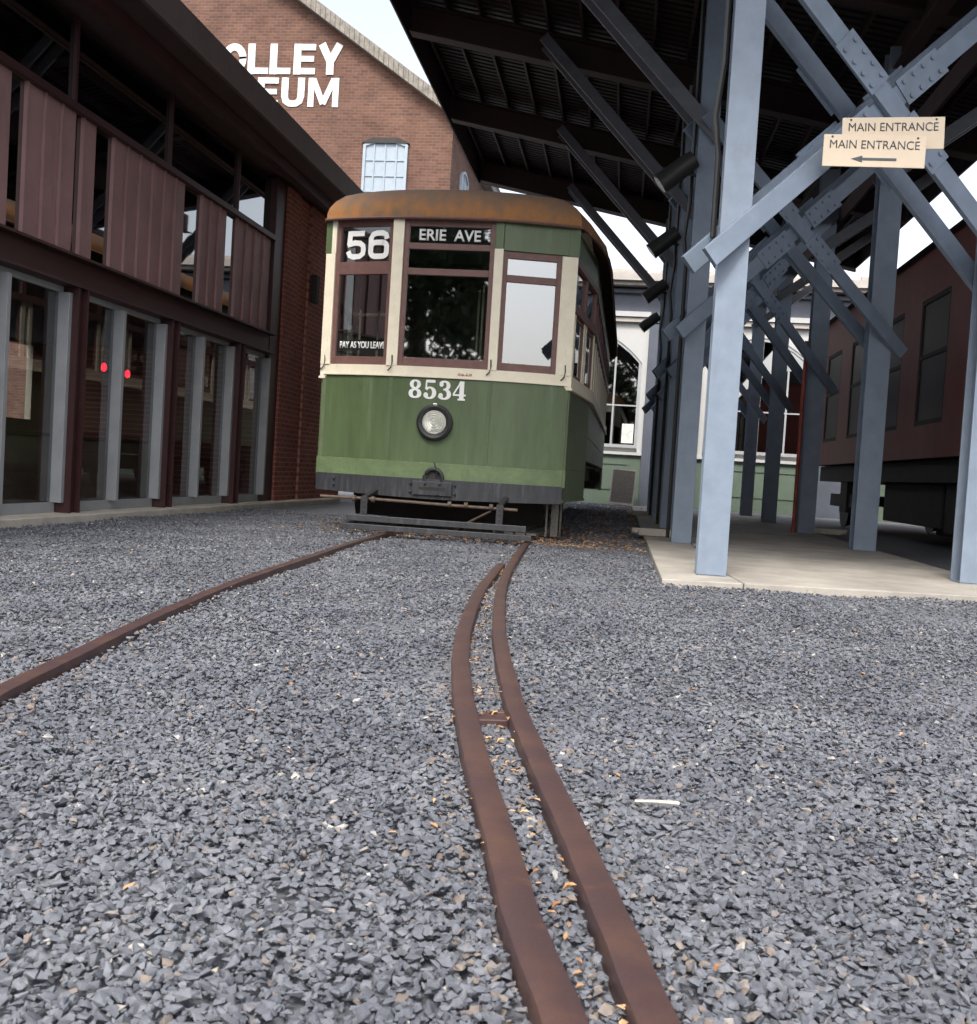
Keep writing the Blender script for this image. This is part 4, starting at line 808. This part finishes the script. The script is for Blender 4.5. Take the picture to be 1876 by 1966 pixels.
for x in (LX, RX): MB().box(x - .09, x + .09, 7.9, 25.0, zb_(x) - .24, zb_(x) - .22).box(x - .008, x + .008, 7.9, 25.0, zb_(x) - .22, zb_(x) + .2).build('longitudinal_beam', M['steel_dark'], Cn)
# knee struts along the right row
MB().box(RX + .16, RX + .2, 9.1, 25.0, 4.9, 5.15).build('longitudinal_beam', M['steel_dark'], Cn)
# floodlights
for i, y in enumerate(LY[1:]):
    x = W(LX - .3, y); z = 4.22
    f = empty('floodlight', (x, y - .12, z), 0); tag(f, ['black cylinder floodlight on the second left post', 'black cylinder floodlight on the third left post', 'black cylinder floodlight on the fourth left post', 'black cylinder floodlight on the farthest left post'][i], 'floodlight', 'floodlights on the canopy posts')
    a = Vector((.16, 0, .12)); b = Vector((-.20, 0, -.17))
    MB().tube([a, a * .6, b * .9, b], .10, 18, .125).build('housing', M['flood'], f, smooth=True); MB().tube([b, b * 1.02], .1, 18).build('lens', M['chrome'], f)
    MB().tube([(.02, 0, .06), (.1, 0, -.05), (.2, .04, -.05)], .018, 8).build('bracket', M['flood'], f)
# signs
def sign(x0, z0, y, tilt, lab, arrow_x):
    s = empty('direction_sign', (x0, y, z0)); s.rotation_euler = (0, tilt, .02); tag(s, lab, 'sign', 'main entrance signs on the brace')
    MB().box(-.36, .36, 0, .012, -.115, .115).build('board', M['sign'], s, bevel=.002)
    txt('lettering', 'MAIN ENTRANCE', M['ink'], s, face_mtx((0, -.0015, .045), (0, -1)), .63, .06, -.004, .002)
    ar = MB().box(-.10, .16, -.0035, -.0005, -.068, -.05).add([(-.16, -.0035, -.059), (-.08, -.0035, -.035), (-.08, -.0035, -.083), (-.16, -.0005, -.059), (-.08, -.0005, -.035), (-.08, -.0005, -.083)], [(0, 1, 2), (3, 5, 4), (0, 3, 4, 1), (1, 4, 5, 2), (2, 5, 3, 0)]); ar.build('arrow', M['ink'], s)
    MB().lathe([(.001, -.006), (.008, -.003), (.009, 0)], (-.3, 0, .098), n=8).lathe([(.001, -.006), (.008, -.003), (.009, 0)], (.3, 0, .098), n=8).build('screw', M['ink'], s)
    return s
sign(1.537, 3.225, 8.0, -.0, 'lower cream MAIN ENTRANCE sign with arrow, fixed to the brace', 0)
sign(1.672, 3.375, 8.06, -.03, 'upper cream MAIN ENTRANCE sign partly covered by the lower one', 0)

# ================================================================ RED RAILCAR on the right
Q = empty('red_railcar', (W(4.15, 14) , 14.0, 0), K); tag(Q, 'dark red railway car standing in shadow behind the platform posts', 'railcar')
y0, y1, zf, zt, wd_ = -5.2, 10.0, 1.28, 4.25, 2.7
wins = [y0 + 1.2 + k * 2.3 for k in range(6)]
bd = MB().box(0, .05, y0, y1, zf, 1.75).box(0, .05, y0, y1, 3.55, zt).box(0, wd_, y0, y0 + .05, zf, zt).box(0, wd_, y1 - .05, y1, zf, zt).box(wd_ - .05, wd_, y0 + .05, y1 - .05, zf, zt).box(.05, wd_ - .05, y0 + .05, y1 - .05, zf, zf + .05)
prev = y0
for yw in wins + [y1]:
    e_ = yw if yw != y1 else y1; bd.box(0, .05, prev, e_, 1.75, 3.55); prev = yw + 1.35
bd.build('body', M['carred'], Q)
for yw in wins:
    f = MB().box(.006, .045, yw, yw + .06, 1.75, 3.55).box(.006, .045, yw + 1.29, yw + 1.35, 1.75, 3.55).box(.006, .045, yw + .06, yw + 1.29, 1.75, 1.82).box(.006, .045, yw + .06, yw + 1.29, 3.48, 3.55).box(.006, .045, yw + .06, yw + 1.29, 2.7, 2.76)
    fo = f.build('window', M['dark'], Q); MB().box(.022, .028, yw + .06, yw + 1.29, 1.82, 3.48).build('pane', M['pane_dark'], fo)
ra = MB(); n = 10; pr = [(-.12 + (wd_ + .24) * i / n, zt + .42 * math.sin(math.pi * i / n) ** .7) for i in range(n + 1)]
vs = [(x, y, z) for y in (y0 - .1, y1 + .1) for x, z in pr]; ra.add(vs, [(i, i + 1, n + 2 + i, n + 1 + i) for i in range(n)] + [tuple(range(n + 1)), tuple(range(n + 1, 2 * n + 2))[::-1], (0, n, 2 * n + 1, n + 1)]); ra.build('roof', M['dark'], Q)
MB().box(.15, wd_ - .15, y0 + .3, y1 - .3, .95, 1.26).build('sill', M['dark'], Q)
MB().box(.3, 1.2, -2.2, 1.2, .25, .94).box(.35, 1.0, 1.5, 4.8, .3, .94).box(1.3, 2.3, -2, 5, .1, .94).build('equipment_box', M['dark'], Q, bevel=.02)
for yc in (y0 + 3, y1 - 2.6):
    t = MB().box(.25, .37, yc - 1.5, yc + 1.5, .45, .7).box(.2, .42, yc - .3, yc + .3, .35, .94).box(.25, wd_ - .25, yc - .2, yc + .2, .5, .7).box(wd_ - .37, wd_ - .25, yc - 1.5, yc + 1.5, .45, .7).build('truck', M['dark'], Q)
    for yy in (-.95, .95):
        for x in (.45, wd_ - .55): MB().lathe([(.46, -.02), (.42, .02), (.40, .1), (.34, .1), (.1, .06)], (x, yc + yy, .46), 'x', 28).build('wheel', M['black'], t, smooth=True)
# brick shed added behind the railcar to block sky light from the right
E_ = empty('light_blocking_shed', (0, 0, 0)); tag(E_, 'dark brick shed wall added beyond the red railcar to block sky light', 'building')
MB().box(7.7, 8.2, 6, 29, 0, 5.2).build('wall', M['brick_x'], E_); MB().box(7.3, 14, 5.7, 29.2, 5.2, 5.4).build('roof', M['soffit'], E_)
# thin vertical red downpipe beside the third right post
dpz = MB().tube([(W(2.72, 16.95), 16.9, .06), (W(2.72, 16.95), 16.9, 3.05)], .03, 10); tag(dpz.build('red_pipe', mat('red_pipe_paint', (.32, .05, .03), .5), smooth=True), 'slim red pipe standing by the third right post', 'pipe')

# ================================================================ TREES behind the photographer (seen in the glass)
def tree(x, y, h, r, lab, seed, con=False):
    rnd = random.Random(seed); t = empty('tree', (x, y, 0)); tag(t, lab, 'tree', 'trees across the yard')
    tk = MB().tube([(0, 0, -.1), (.1, .05, h * .3), (-.05, 0, h * .6), (0, 0, h * .93)], h * .028, 10, .04)
    for k in range(16):
        z = h * (.22 + .68 * k / 16); a = k * 2.4; rr_ = r * (1.05 - (z / h) * .85 if con else math.sin(math.pi * min(1, z / h)) ** .6) * .8
        tk.tube([(0, 0, z), (math.cos(a) * rr_ * .5, math.sin(a) * rr_ * .5, z + rr_ * .15), (math.cos(a) * rr_, math.sin(a) * rr_, z + rr_ * .25)], .07, 5, .015)
    tk.build('trunk', M['bark'], t)
    cr = MB()
    for k in range(110 if not con else 460):
        z = h * rnd.uniform(.16, .98); rr_ = r * ((1.08 - z / h) ** .6 if con else max(.15, math.sin(math.pi * (z / h) ** .9) ** .55)); a = rnd.uniform(0, 6.28); q = rr_ * rnd.uniform(.35, 1.0)
        c = Vector((math.cos(a) * q, math.sin(a) * q, z)); cs = rnd.uniform(.45, 1.0) * r * .26
        for j in range(75):
            p = c + Vector((rnd.gauss(0, 1), rnd.gauss(0, 1), rnd.gauss(0, .6))) * cs * .6; s = rnd.uniform(.12, .26); n1 = Vector((rnd.gauss(0, 1), rnd.gauss(0, 1), rnd.gauss(0, 1))).normalized(); n2 = n1.orthogonal().normalized()
            cr.add([p - n1 * s, p + n2 * s * .6, p + n1 * s, p - n2 * s * .6], [(0, 1, 2, 3)])
    cr.build('crown', M['leafg'], t)
tree(-9.6, -25, 22, 7.0, 'tall dark evergreen across the yard, mirrored in the middle trolley window', 3, True)
tree(-2.6, -34, 11, 3.6, 'round leafy tree across the yard, mirrored in the arched window', 5)
tree(-19, -22, 14, 4.2, 'broad leafy tree across the yard beyond the glass front', 9)
